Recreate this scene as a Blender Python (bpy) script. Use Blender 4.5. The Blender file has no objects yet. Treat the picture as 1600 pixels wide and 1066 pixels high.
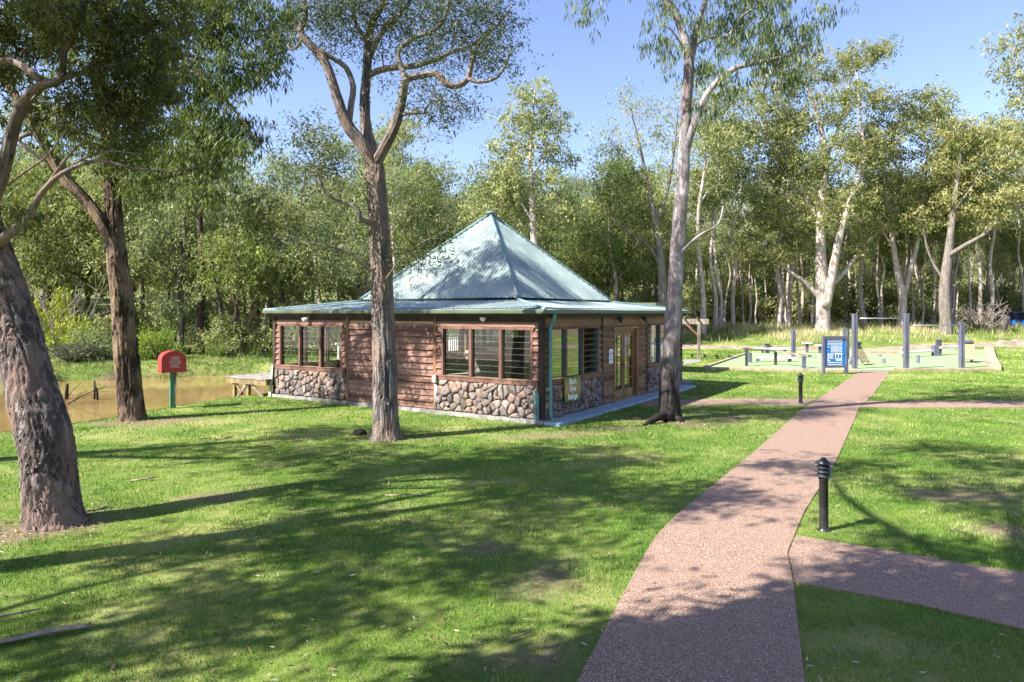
import bpy, bmesh, math, random
import numpy as np
from mathutils import Vector, Matrix

random.seed(7)
RNG = np.random.default_rng(7)
scene = bpy.context.scene
COL = scene.collection
F = 1067.0          # focal length in photo pixels
H = 2.6             # camera height
HY = 488.0          # horizon row of the photo
PI = math.pi

# ------------------------------------------------------------------ helpers
def G(px, py, z=0.0):
    Y = F * (H - z) / (py - HY)
    return np.array([(px - 800) / F * Y, Y, z])

def at(px, py, Y):
    return np.array([(px - 800) / F * Y, Y, H - (py - HY) / F * Y])

def tag(o, label=None, cat=None, group=None, kind=None):
    if label: o['label'] = label
    if cat: o['category'] = cat
    if group: o['group'] = group
    if kind: o['kind'] = kind
    return o

def thing(name, label, cat, loc=(0, 0, 0), rz=0.0, group=None):
    o = bpy.data.objects.new(name, None)
    o.empty_display_size = 0.2
    COL.objects.link(o)
    o.location = loc
    o.rotation_euler = (0, 0, rz)
    return tag(o, label, cat, group)

def dup(root, loc, rz=0.0, sc=1.0, label=None, cat=None, group=None):
    r = root.copy()
    COL.objects.link(r)
    r.location = loc
    r.rotation_euler = (0, 0, rz)
    r.scale = (sc, sc, sc) if not hasattr(sc, '__len__') else sc
    tag(r, label, cat, group)
    for ch in list(root.children):
        c = ch.copy()
        COL.objects.link(c)
        c.parent = r
        for g in list(ch.children):
            d = g.copy()
            COL.objects.link(d)
            d.parent = c
    return r

class Geo:
    """collects vertices and faces, then links them as one mesh object"""
    def __init__(self):
        self.v = []; self.f = []; self.n = 0
        self.mi = []; self.sm = []; self.tone = []
    def add(self, verts, faces, mi=0, smooth=False, tone=None):
        verts = np.asarray(verts, float).reshape(-1, 3)
        faces = np.asarray(faces, np.int64)
        if faces.ndim == 1: faces = faces[None, :]
        self.v.append(verts)
        self.f.append(faces + self.n)
        self.n += len(verts)
        self.mi.append(np.full(len(faces), mi)); self.sm.append(np.full(len(faces), smooth))
        if tone is None: tone = np.full(len(faces), 0.5)
        elif np.isscalar(tone): tone = np.full(len(faces), tone)
        self.tone.append(np.asarray(tone, float))
        return self
    def box(self, x0, x1, y0, y1, z0, z1, M=None, mi=0, tone=None):
        v = np.array([(x, y, z) for z in (z0, z1) for y in (y0, y1) for x in (x0, x1)], float)
        f = [(0, 2, 3, 1), (4, 5, 7, 6), (0, 1, 5, 4), (2, 6, 7, 3), (0, 4, 6, 2), (1, 3, 7, 5)]
        if M is not None: v = M(v)
        return self.add(v, f, mi, False, tone)
    def bar(self, a, b, w, h, mi=0, up=(0, 0, 1), tone=None):
        a = np.array(a, float); b = np.array(b, float)
        d = b - a; d /= np.linalg.norm(d)
        u = np.array(up, float)
        if abs(d @ u) > .98: u = np.array([0, 1, 0.])
        s = np.cross(d, u); s /= np.linalg.norm(s)
        t = np.cross(s, d)
        v = [p + s * i * w / 2 + t * j * h / 2 for p in (a, b) for j in (-1, 1) for i in (-1, 1)]
        f = [(0, 2, 3, 1), (4, 5, 7, 6), (0, 1, 5, 4), (2, 6, 7, 3), (0, 4, 6, 2), (1, 3, 7, 5)]
        return self.add(v, f, mi, False, tone)
    def tube(self, pts, rad, n=8, mi=0, smooth=True, cap=True, jit=None, tone=None):
        pts = np.asarray(pts, float); k = len(pts)
        rad = np.broadcast_to(np.asarray(rad, float), (k,)) if np.ndim(rad) < 2 else rad
        t = np.gradient(pts, axis=0)
        t /= np.linalg.norm(t, axis=1)[:, None] + 1e-9
        ref = np.array([0.31, 0.95, 0.05]) if abs(t[:, 1]).mean() < .8 else np.array([1., 0.1, .2])
        s = np.cross(t, ref); s /= np.linalg.norm(s, axis=1)[:, None] + 1e-9
        u = np.cross(t, s)
        a = np.linspace(0, 2 * PI, n, endpoint=False)
        if np.ndim(rad) < 2: R = rad[:, None] * np.ones(n)[None, :]
        else: R = rad
        v = pts[:, None, :] + R[:, :, None] * (np.cos(a)[None, :, None] * s[:, None, :] + np.sin(a)[None, :, None] * u[:, None, :])
        v = v.reshape(-1, 3)
        i = np.arange(k - 1)[:, None] * n; j = np.arange(n)[None, :]; jn = (j + 1) % n
        q = np.stack([i + j, i + jn, i + n + jn, i + n + j], -1).reshape(-1, 4)
        self.add(v, q, mi, smooth, tone)
        if cap and n <= 24:
            self.f.append((np.arange(n)[::-1])[None, :] + self.n - k * n); self.f.append((np.arange(n))[None, :] + self.n - n)
            for _ in range(2):
                self.mi.append(np.array([mi])); self.sm.append(np.array([False])); self.tone.append(np.array([.5]))
        return self
    def lathe(self, prof, c=(0, 0, 0), n=16, mi=0, smooth=True):
        prof = np.asarray(prof, float)
        pts = np.stack([np.zeros(len(prof)), np.zeros(len(prof)), prof[:, 1]], 1)
        a = np.linspace(0, 2 * PI, n, endpoint=False)
        v = np.stack([prof[:, 0][:, None] * np.cos(a), prof[:, 0][:, None] * np.sin(a), np.repeat(prof[:, 1][:, None], n, 1)], -1).reshape(-1, 3) + np.array(c)
        k = len(prof)
        i = np.arange(k - 1)[:, None] * n; j = np.arange(n)[None, :]; jn = (j + 1) % n
        q = np.stack([i + j, i + jn, i + n + jn, i + n + j], -1).reshape(-1, 4)
        return self.add(v, q, mi, smooth)
    def poly(self, pts, z0, z1, mi=0):
        """vertical prism from a 2-D outline"""
        p = np.asarray(pts, float); k = len(p)
        area = 0.5 * np.sum(p[:, 0] * np.roll(p[:, 1], -1) - p[:, 1] * np.roll(p[:, 0], -1))
        if area < 0: p = p[::-1]
        z0 = np.broadcast_to(z0, (k,)); z1 = np.broadcast_to(z1, (k,))
        v = np.concatenate([np.column_stack([p, z0]), np.column_stack([p, z1])])
        self.add(v, [tuple(range(k, 2 * k))], mi)
        for i in range(k):
            j = (i + 1) % k
            self.f.append(np.array([[i, j, k + j, k + i]]) + self.n - 2 * k)
            self.mi.append(np.array([mi])); self.sm.append(np.array([False])); self.tone.append(np.array([.5]))
        return self
    def mesh(self, name, mats, tone=False, recalc=False):
        me = bpy.data.meshes.new(name)
        V = np.concatenate(self.v)
        me.vertices.add(len(V)); me.vertices.foreach_set('co', V.ravel())
        loops = np.concatenate([f.ravel() for f in self.f])
        tot = np.concatenate([np.full(f.shape[0], f.shape[1]) for f in self.f])
        start = np.concatenate([[0], np.cumsum(tot)[:-1]])
        me.loops.add(len(loops)); me.loops.foreach_set('vertex_index', loops.astype(np.int32))
        me.polygons.add(len(tot)); me.polygons.foreach_set('loop_start', start.astype(np.int32))
        me.update(calc_edges=True)
        me.polygons.foreach_set('material_index', np.concatenate(self.mi).astype(np.int32))
        me.polygons.foreach_set('use_smooth', np.concatenate(self.sm).astype(bool))
        if tone:
            at_ = me.attributes.new('tone', 'FLOAT', 'FACE')
            at_.data.foreach_set('value', np.concatenate(self.tone).astype(np.float32))
        for m in (mats if isinstance(mats, (list, tuple)) else [mats]): me.materials.append(m)
        if recalc:
            bm = bmesh.new(); bm.from_mesh(me)
            bmesh.ops.recalc_face_normals(bm, faces=bm.faces)
            bm.to_mesh(me); bm.free()
        me.update()
        return me
    def build(self, name, mats, parent=None, tone=False, recalc=False, bevel=0):
        me = self.mesh(name, mats, tone, recalc)
        o = bpy.data.objects.new(name, me)
        COL.objects.link(o)
        if parent is not None: o.parent = parent
        if bevel:
            b = o.modifiers.new('bevel', 'BEVEL'); b.width = bevel; b.segments = 2
        return o

def mesh_obj(name, me, parent=None):
    o = bpy.data.objects.new(name, me); COL.objects.link(o)
    if parent is not None: o.parent = parent
    return o

def text_mesh(body, size, M4, offset=0.0):
    """built-in font turned into mesh; returns verts, faces"""
    cu = bpy.data.curves.new('lettering', 'FONT')
    cu.body = body; cu.size = size; cu.align_x = 'CENTER'; cu.align_y = 'CENTER'; cu.offset = offset
    cu.extrude = 0.002; cu.resolution_u = 3
    ob = bpy.data.objects.new('lettering', cu); COL.objects.link(ob)
    dg = bpy.context.evaluated_depsgraph_get(); dg.update()
    me = bpy.data.meshes.new_from_object(ob.evaluated_get(dg))
    vs = [M4 @ v.co for v in me.vertices]; fs = [tuple(p.vertices) for p in me.polygons]
    bpy.data.objects.remove(ob); bpy.data.meshes.remove(me); bpy.data.curves.remove(cu)
    return vs, fs

def add_text(g, body, size, M4, mi=0, offset=0.0):
    vs, fs = text_mesh(body, size, M4, offset)
    base = g.n
    vs = np.array([tuple(v) for v in vs])
    g.v.append(vs); g.n += len(vs)
    for f in fs:
        g.f.append(np.array([f]) + base); g.mi.append(np.array([mi])); g.sm.append(np.array([False])); g.tone.append(np.array([.5]))

def hash3(i, j, k, s):
    n = (i * 374761393 + j * 668265263 + k * 2147483647 + s * 1274126177) & 0xFFFFFFFF
    n = ((n ^ (n >> 13)) * 1274126177) & 0xFFFFFFFF
    return ((n ^ (n >> 16)) & 0xFFFF) / 65535.0

def vnoise(p, seed=0):
    p = np.asarray(p, float); i = np.floor(p).astype(np.int64); f = p - i; f = f * f * (3 - 2 * f)
    r = 0
    for a in (0, 1):
        for b in (0, 1):
            for c in (0, 1):
                w = (f[..., 0] if a else 1 - f[..., 0]) * (f[..., 1] if b else 1 - f[..., 1]) * (f[..., 2] if c else 1 - f[..., 2])
                r = r + w * hash3(i[..., 0] + a, i[..., 1] + b, i[..., 2] + c, seed)
    return r

def fbm(p, seed=0, o=3):
    p = np.asarray(p, float); r = 0; a = .5
    for k in range(o):
        r = r + a * vnoise(p * 2 ** k, seed + k); a *= .5
    return r / (1 - .5 ** o)

def sstep(a, b, x):
    t = np.clip((x - a) / (b - a), 0, 1); return t * t * (3 - 2 * t)

# ---------------------------------------------------------------- materials
class NT:
    def __init__(self, name):
        m = bpy.data.materials.new(name); m.use_nodes = True
        self.m = m; self.t = m.node_tree; self.t.nodes.clear()
        self.out = self.t.nodes.new('ShaderNodeOutputMaterial')
    def n(self, ty, **kw):
        nd = self.t.nodes.new(ty)
        for k, v in kw.items():
            if k.startswith('_'): setattr(nd, k[1:], v)
            else:
                nd.inputs[k.replace('__', ' ')].default_value = v
        return nd
    def l(self, a, b): self.t.links.new(a, b)
    def coord(self, kind='Object', scale=(1, 1, 1)):
        tc = self.n('ShaderNodeTexCoord'); mp = self.n('ShaderNodeMapping'); mp.inputs['Scale'].default_value = scale
        self.l(tc.outputs[kind], mp.inputs['Vector']); return mp.outputs['Vector']
    def noise(self, vec, scale, detail=4, rough=.6, dist=0):
        nd = self.n('ShaderNodeTexNoise', Scale=scale, Detail=detail, Roughness=rough, Distortion=dist)
        if vec is not None: self.l(vec, nd.inputs['Vector'])
        return nd.outputs['Fac']
    def ramp(self, fac, stops, interp='LINEAR'):
        r = self.n('ShaderNodeValToRGB'); cr = r.color_ramp; cr.interpolation = interp
        while len(cr.elements) < len(stops): cr.elements.new(.5)
        for e, (p, c) in zip(cr.elements, stops):
            e.position = p; e.color = (*c, 1) if len(c) == 3 else c
        self.l(fac, r.inputs['Fac']); return r.outputs['Color']
    def mix(self, fac, a, b, mode='MIX'):
        x = self.n('ShaderNodeMix', _data_type='RGBA', _blend_type=mode)
        for s, i in ((fac, 0), (a, 6), (b, 7)):
            if isinstance(s, (int, float)): x.inputs[i].default_value = s
            elif isinstance(s, tuple): x.inputs[i].default_value = (*s, 1)
            else: self.l(s, x.inputs[i])
        return x.outputs[2]
    def math(self, op, a, b=0.0, clamp=False):
        x = self.n('ShaderNodeMath', _operation=op); x.use_clamp = clamp
        for i, s in enumerate((a, b)):
            if isinstance(s, (int, float)): x.inputs[i].default_value = s
            else: self.l(s, x.inputs[i])
        return x.outputs[0]
    def attr(self, name): 
        a = self.n('ShaderNodeAttribute'); a.attribute_name = name; return a.outputs['Fac']
    def bump(self, h, strength, dist=.02):
        b = self.n('ShaderNodeBump', Strength=strength, Distance=dist); self.l(h, b.inputs['Height']); return b.outputs['Normal']
    def bsdf(self, col, rough=.7, spec=.3, normal=None, metal=0.0):
        p = self.n('ShaderNodeBsdfPrincipled')
        p.inputs['Roughness'].default_value = rough if isinstance(rough, (int, float)) else .5
        if not isinstance(rough, (int, float)): self.l(rough, p.inputs['Roughness'])
        p.inputs['Specular IOR Level'].default_value = spec; p.inputs['Metallic'].default_value = metal
        if isinstance(col, tuple): p.inputs['Base Color'].default_value = (*col, 1)
        else: self.l(col, p.inputs['Base Color'])
        if normal is not None: self.l(normal, p.inputs['Normal'])
        return p.outputs['BSDF']
    def done(self, sh): self.l(sh, self.out.inputs['Surface']); return self.m

def pmat(name, c1, c2, scale=4, rough=.7, bump=.2, stretch=(1, 1, 1), spec=.3, detail=5, dist=.01, metal=0.0, kind='Object'):
    n = NT(name); v = n.coord(kind, stretch); f = n.noise(v, scale, detail)
    c = n.ramp(f, [(.36, c1), (.64, c2)])
    nm = n.bump(f, bump, dist) if bump else None
    return n.done(n.bsdf(c, rough, spec, nm, metal))

def leaf_mat(name, dark, mid, light, trans=.35, rough=.5, vary=.12):
    n = NT(name)
    t = n.attr('tone')
    oi = n.n('ShaderNodeObjectInfo')
    t2 = n.math('ADD', t, n.math('MULTIPLY', n.math('SUBTRACT', oi.outputs['Random'], .5), vary * 2))
    c = n.ramp(t2, [(.1, dark), (.5, mid), (.92, light)])
    b = n.bsdf(c, rough, .2)
    tr = n.n('ShaderNodeBsdfTranslucent'); n.l(n.mix(.5, c, (.30, .38, .04)), tr.inputs['Color'])
    mx = n.n('ShaderNodeMixShader', Fac=trans); n.l(b, mx.inputs[1]); n.l(tr.outputs[0], mx.inputs[2])
    return n.done(mx.outputs[0])

def bark_mat(name, c1, c2, c3, zs=.18, scale=9, bump=.8, dist=.03, patch=None, rough=.9, base_dark=None):
    n = NT(name); v = n.coord('Object', (1, 1, zs))
    f = n.noise(v, scale, 8, .65, .6); f2 = n.noise(n.coord('Object', (1, 1, .5)), 2.2, 4)
    f3 = n.noise(n.coord('Object', (1, 1, .35)), 38, 3)
    c = n.ramp(f, [(.38, c1), (.5, c2), (.63, c3)])
    c = n.mix(.38, c, n.ramp(f3, [(.38, c1), (.62, c3)]))
    c = n.mix(n.ramp(n.attr('tone'), [(.36, (.6, .6, .6)), (.5, (0, 0, 0))]), c, tuple(x * .6 for x in c1))
    if patch is not None:
        w = n.ramp(f2, [(.46, (0, 0, 0)), (.56, (1, 1, 1))]); c = n.mix(n.math('MULTIPLY', w, .8), c, n.mix(n.math('MULTIPLY', f, .6), patch, c2))
    if base_dark is not None:     # rough old bark kept on the lowest metres of the trunk
        sp = n.n('ShaderNodeSeparateXYZ'); n.l(n.coord('Object'), sp.inputs[0])
        w = n.math('ADD', n.math('MULTIPLY', sp.outputs['Z'], -.55), n.math('MULTIPLY', n.noise(v, 6, 5), 2.6))
        w = n.math('ADD', w, -.05, True)
        c = n.mix(w, c, n.ramp(f3, [(.35, base_dark), (.7, tuple(3 * x for x in base_dark))]))
    h = n.math('ADD', f, n.math('MULTIPLY', f3, .4))
    return n.done(n.bsdf(c, rough, .15, n.bump(h, bump, dist)))

M = {}
M['leaf_gum'] = leaf_mat('gum_leaves', (.030, .055, .018), (.085, .125, .042), (.20, .235, .085))
M['leaf_fine'] = leaf_mat('fine_leaves', (.022, .038, .022), (.048, .068, .034), (.12, .13, .065), .22)
M['leaf_fine1'] = leaf_mat('olive_fine_leaves', (.036, .042, .018), (.085, .095, .038), (.22, .21, .09), .35)
M['leaf_grey4'] = leaf_mat('hanging_leaves', (.05, .075, .036), (.125, .165, .075), (.25, .29, .14), .4)
M['leaf_olive'] = leaf_mat('olive_leaves', (.095, .12, .042), (.26, .285, .115), (.46, .45, .22), .42)
M['leaf_grey'] = leaf_mat('grey_green_leaves', (.085, .115, .058), (.225, .26, .13), (.42, .44, .25), .42)
M['leaf_bright'] = leaf_mat('bright_leaves', (.075, .13, .025), (.18, .26, .045), (.33, .39, .08), .42)
M['leaf_rust'] = leaf_mat('rust_tipped_leaves', (.08, .105, .036), (.23, .245, .09), (.43, .38, .17), .42)
M['leaf_lime'] = leaf_mat('lime_leaves', (.20, .26, .03), (.36, .42, .05), (.52, .54, .08), .3)
M['bark_shaggy'] = bark_mat('shaggy_bark', (.045, .034, .03), (.15, .115, .105), (.32, .265, .25), .35, 7, 1.0, .05, (.26, .17, .135))
M['bark_fissured'] = bark_mat('fissured_bark', (.018, .012, .009), (.08, .052, .037), (.22, .155, .11), .12, 12, 1.0, .05, (.30, .21, .145))
M['bark_stringy'] = bark_mat('stringy_bark', (.06, .05, .045), (.19, .16, .145), (.37, .33, .30), .10, 16, 1.0, .04, (.25, .17, .13))
M['bark_smooth'] = bark_mat('smooth_bark', (.15, .125, .13), (.29, .255, .262), (.55, .50, .475), .3, 3.5, .3, .02, (.13, .088, .072), .7, (.010, .008, .007))
M['bark_pale'] = bark_mat('pale_bark', (.22, .17, .14), (.42, .36, .32), (.62, .57, .52), .25, 4, .2, .02, (.30, .22, .17), .75)
M['bark_grey'] = bark_mat('grey_bark', (.06, .05, .042), (.16, .135, .115), (.28, .245, .215), .15, 8, .6, .03, None)
M['bark_dark'] = bark_mat('dark_bark', (.02, .015, .012), (.055, .042, .034), (.12, .095, .08), .15, 9, .7, .03, None)

# lawn soil under the blades
n = NT('lawn_ground')
v = n.coord('Object')
f1 = n.noise(v, .45, 5, .6); f2 = n.noise(v, 6, 6, .7); f3 = n.noise(v, 60, 3)
c = n.ramp(f1, [(.36, (.08, .14, .022)), (.5, (.14, .20, .036)), (.62, (.27, .28, .09))])
c = n.mix(n.math('MULTIPLY', f2, .55), c, n.ramp(f2, [(.35, (.035, .07, .012)), (.7, (.20, .20, .08))]))
soil = n.ramp(n.noise(v, 14, 6, .7), [(.3, (.10, .065, .045)), (.55, (.20, .145, .10)), (.75, (.33, .27, .20))])
c = n.mix(n.math('MULTIPLY', n.attr('soil'), 1.0, True), c, soil)
h = n.math('ADD', f2, f3)
M['lawn'] = n.done(n.bsdf(c, .95, .1, n.bump(h, .6, .03)))

def grass_mat(name, dark, mid, light, straw):
    n = NT(name); t = n.attr('tone'); v = n.coord('Object'); 
    c = n.ramp(t, [(.0, dark), (.45, mid), (.8, light), (1.0, straw)])
    b = n.bsdf(c, .5, .25)
    tr = n.n('ShaderNodeBsdfTranslucent'); n.l(c, tr.inputs['Color'])
    mx = n.n('ShaderNodeMixShader', Fac=.3); n.l(b, mx.inputs[1]); n.l(tr.outputs[0], mx.inputs[2])
    return n.done(mx.outputs[0])
M['grass'] = grass_mat('grass_blades', (.060, .150, .020), (.13, .265, .026), (.255, .355, .055), (.48, .44, .22))
M['tall_grass'] = grass_mat('tall_grass_blades', (.07, .125, .025), (.18, .24, .05), (.36, .37, .13), (.54, .47, .27))

# pebble-surfaced path
n = NT('exposed_aggregate'); v = n.coord('Object')
vo = n.n('ShaderNodeTexVoronoi', Scale=135.0); n.l(v, vo.inputs['Vector'])
wn = n.n('ShaderNodeTexWhiteNoise'); n.l(vo.outputs['Color'], wn.inputs['Vector'])
c = n.ramp(wn.outputs['Value'], [(0, (.14, .075, .05)), (.35, (.29, .165, .115)), (.65, (.42, .275, .195)), (.88, (.57, .44, .34)), (1, (.74, .65, .54))])
gap = n.ramp(vo.outputs['Distance'], [(.25, (1, 1, 1)), (.65, (.45, .45, .45))])
c = n.mix(1.0, c, gap, 'MULTIPLY')
big = n.noise(v, .8, 5, .6); c = n.mix(n.math('MULTIPLY', n.ramp(big, [(.38, (0, 0, 0)), (.62, (1, 1, 1))]), .4), c, (.26, .165, .125))
h = n.math('SUBTRACT', 1.0, vo.outputs['Distance'])
M['path'] = n.done(n.bsdf(c, .75, .3, n.bump(h, .5, .006)))

M['concrete'] = pmat('concrete', (.15, .145, .13), (.29, .275, .25), 5, .85, .2)
M['slab_edge'] = pmat('painted_slab_edge', (.20, .29, .36), (.33, .42, .48), 5, .8, .2)
M['dirt'] = pmat('dirt_trail', (.13, .09, .065), (.36, .29, .23), 2.2, .95, .5, dist=.05)
n = NT('synthetic_turf'); v = n.coord('Object')
c = n.ramp(n.noise(v, .25, 4), [(.4, (.24, .31, .13)), (.6, (.23, .345, .21))])
c = n.mix(n.math('MULTIPLY', n.noise(v, 25, 3), .4), c, (.18, .28, .12))
M['turf'] = n.done(n.bsdf(c, .9, .1))

# timber cladding: tone changes from board to board
def board_mat(name, c1, c2, c3, pitch=.172, rough=.75):
    n = NT(name); v = n.coord('Object'); sp = n.n('ShaderNodeSeparateXYZ'); n.l(v, sp.inputs[0])
    idx = n.math('FLOOR', n.math('DIVIDE', sp.outputs['Z'], pitch))
    wn = n.n('ShaderNodeTexWhiteNoise', _noise_dimensions='1D'); n.l(idx, wn.inputs['W'])
    g = n.noise(n.coord('Object', (1, 1, 14)), 2.5, 6, .65)
    g2 = n.noise(v, 1.4, 4)
    f = n.math('ADD', n.math('MULTIPLY', g, .80), n.math('ADD', n.math('MULTIPLY', wn.outputs['Value'], .22), n.math('MULTIPLY', g2, .25)))
    c = n.ramp(f, [(.46, c1), (.63, c2), (.82, c3)])
    return n.done(n.bsdf(c, rough, .25, n.bump(g, .35, .008)))
M['board'] = board_mat('stained_boards', (.065, .032, .022), (.165, .086, .060), (.29, .18, .14))
M['board_warm'] = board_mat('oiled_boards', (.075, .038, .018), (.18, .096, .050), (.29, .165, .095))
M['trim'] = pmat('window_timber', (.09, .042, .03), (.19, .098, .070), 3, .7, .2, (1, 1, .2))
M['post_wood'] = pmat('post_timber', (.09, .04, .02), (.21, .105, .055), 3, .7, .25, (1, 1, .15))
M['dark_wood'] = pmat('dark_timber', (.022, .014, .011), (.06, .038, .03), 3, .75, .2)
M['door_wood'] = pmat('door_timber', (.17, .085, .035), (.30, .165, .075), 3, .55, .15, (1, 1, .15))
M['weathered'] = pmat('weathered_timber', (.12, .095, .07), (.26, .22, .17), 4, .9, .4, (1, 1, .3))
M['deck_wood'] = pmat('deck_timber', (.17, .15, .135), (.32, .29, .265), 5, .85, .3)
M['olive_wood'] = pmat('green_timber', (.14, .105, .045), (.25, .19, .09), 4, .85, .3)
M['pale_post'] = pmat('pale_green_board', (.36, .38, .28), (.52, .52, .40), 4, .8, .2)
M['lining'] = pmat('interior_lining', (.34, .23, .15), (.46, .33, .23), 2, .7, .1)
M['floor_in'] = pmat('interior_floor', (.36, .29, .23), (.50, .43, .36), 2, .5, .05)
M['teal'] = pmat('teal_paint', (.075, .19, .19), (.12, .26, .255), 3, .45, .05, spec=.45)
M['teal_dark'] = pmat('teal_frame', (.02, .07, .085), (.04, .115, .13), 3, .45, .05, spec=.45)
n = NT('weathered_iron_roof'); v = n.coord('Object')
f = n.noise(v, .9, 5, .65); f2 = n.noise(v, 7, 5, .7)
c = n.ramp(f, [(.36, (.155, .21, .20)), (.5, (.225, .285, .268)), (.66, (.32, .375, .35))])
c = n.mix(n.math('MULTIPLY', f2, .35), c, (.24, .30, .29))
st = n.ramp(n.noise(v, 2.6, 6, .75), [(.54, (0, 0, 0)), (.64, (1, 1, 1))])
c = n.mix(n.math('MULTIPLY', n.math('MULTIPLY', st, n.attr('tone')), .8), c, (.17, .125, .12))
M['roof'] = n.done(n.bsdf(c, .42, .5, n.bump(f2, .05, .01)))
M['ridge'] = pmat('ridge_cap_iron', (.11, .18, .19), (.17, .25, .25), 3, .4, .05, spec=.5)
M['gutter'] = pmat('gutter_green', (.06, .085, .05), (.11, .14, .08), 3, .5, .05, spec=.4)
n = NT('field_stone'); v = n.coord('Object'); t = n.attr('tone')
f = n.noise(v, 9, 6, .7)
c = n.ramp(t, [(.0, (.075, .065, .068)), (.25, (.15, .125, .118)), (.5, (.23, .18, .155)), (.70, (.32, .195, .12)), (.82, (.15, .135, .145)), (1, (.36, .30, .245))])
c = n.mix(.45, c, n.ramp(f, [(.36, (.04, .034, .034)), (.5, (.19, .15, .13)), (.66, (.38, .31, .27))]))
M['stone'] = n.done(n.bsdf(c, .85, .25, n.bump(f, .8, .03)))
M['mortar'] = pmat('dark_mortar', (.075, .06, .052), (.17, .14, .125), 12, .95, .4)
def glass_mat(name, f0, gain, tint):
    n = NT(name)
    gm = n.n('ShaderNodeNewGeometry'); dt = n.n('ShaderNodeVectorMath', _operation='DOT_PRODUCT')
    n.l(gm.outputs['Normal'], dt.inputs[0]); n.l(gm.outputs['Incoming'], dt.inputs[1])
    c = n.math('SUBTRACT', 1.0, n.math('ABSOLUTE', dt.outputs['Value']), True)
    fr = n.math('ADD', f0, n.math('MULTIPLY', n.math('POWER', c, 4.0), gain), True)
    tp = n.n('ShaderNodeBsdfTransparent'); tp.inputs[0].default_value = (*tint, 1)
    gl = n.n('ShaderNodeBsdfGlossy', Roughness=.015); mx = n.n('ShaderNodeMixShader')
    n.l(fr, mx.inputs[0]); n.l(tp.outputs[0], mx.inputs[1]); n.l(gl.outputs[0], mx.inputs[2])
    return n.done(mx.outputs[0])
M['glass'] = glass_mat('louvre_glass', .05, .5, (.93, .97, .95))
M['glass_coat'] = glass_mat('coated_glass', .30, .7, (.55, .62, .58))
M['glass_edge'] = pmat('glass_edge', (.26, .33, .31), (.36, .43, .41), 4, .3, 0)
n = NT('muddy_water'); v = n.coord('Object')
f = n.noise(v, 1.2, 4); w = n.noise(n.coord('Object', (1, .6, 1)), 5, 3)
c = n.ramp(n.noise(v, .25, 3), [(.3, (.20, .125, .048)), (.7, (.29, .19, .08))])
M['water'] = n.done(n.bsdf(c, .06, .5, n.bump(w, .045, .02)))
M['red'] = pmat('red_paint', (.34, .018, .018), (.46, .035, .032), 5, .4, .03, spec=.45)
M['red_letter'] = pmat('faded_white_paint', (.52, .30, .28), (.66, .42, .40), 20, .6, 0)
M['green_post'] = pmat('green_paint', (.015, .14, .075), (.03, .20, .11), 5, .45, .03, spec=.45)
M['steel'] = pmat('galvanised_steel', (.33, .32, .33), (.48, .47, .47), 6, .4, .03, metal=.6)
M['black'] = pmat('black_powder_coat', (.012, .012, .014), (.024, .024, .027), 9, .38, .04, spec=.5)
M['slate'] = pmat('slate_coated_timber', (.072, .076, .105), (.118, .122, .165), 5, .6, .08, (1, 1, .3))
M['slate_dark'] = pmat('dark_coated_timber', (.04, .04, .055), (.075, .07, .09), 5, .6, .08)
M['white_top'] = pmat('pale_plank_top', (.62, .60, .56), (.78, .76, .72), 6, .7, .1)
M['khaki'] = pmat('khaki_slats', (.20, .17, .08), (.34, .30, .15), 5, .7, .2)
M['sleeper'] = pmat('timber_sleeper', (.27, .19, .135), (.42, .31, .235), 4, .9, .35, (1, .3, 1))
M['blue'] = pmat('blue_sign_print', (.008, .13, .42), (.012, .17, .50), 2, .45, 0)
M['white'] = pmat('white_paint', (.70, .71, .70), (.82, .82, .80), 4, .55, .02)
M['rock'] = pmat('pale_rock', (.26, .22, .19), (.52, .46, .40), 5, .9, .6, dist=.06)
M['stick'] = pmat('dead_stick', (.11, .075, .055), (.30, .23, .18), 12, .9, .3)
M['bark_strip'] = pmat('peeled_bark', (.17, .13, .10), (.34, .28, .235), 10, .9, .3, (1, .2, 1))
M['litter'] = leaf_mat('fallen_leaves', (.12, .065, .04), (.30, .20, .12), (.58, .49, .38), .15, .6, 0)
n = NT('sign_print'); sp = n.n('ShaderNodeSeparateXYZ'); n.l(n.coord('Generated'), sp.inputs[0])
c = n.ramp(sp.outputs['Z'], [(.05, (.10, .14, .02)), (.32, (.26, .22, .05)), (.52, (.46, .26, .12)), (.72, (.30, .25, .06)), (.95, (.14, .18, .03))])
M['sign_face'] = n.done(n.bsdf(c, .45, .35))
M['car_blue'] = pmat('blue_car_paint', (.008, .10, .33), (.010, .12, .38), 2, .2, 0, spec=.6)
M['car_glass'] = pmat('car_glass', (.01, .014, .018), (.015, .02, .024), 2, .06, 0, spec=.7)
M['chrome'] = pmat('bright_metal', (.55, .56, .58), (.66, .67, .68), 4, .2, 0, metal=.8)
M['tyre'] = pmat('tyre_rubber', (.012, .012, .012), (.025, .025, .025), 9, .85, .1)
M['lamp_glass'] = pmat('lamp_lens', (.6, .62, .64), (.72, .74, .75), 6, .15, 0, spec=.6)
M['tail_red'] = pmat('tail_lamp_lens', (.35, .01, .01), (.45, .02, .02), 6, .15, 0, spec=.6)
M['paper'] = pmat('white_paper', (.74, .77, .80), (.82, .84, .86), 8, .7, 0)

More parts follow.
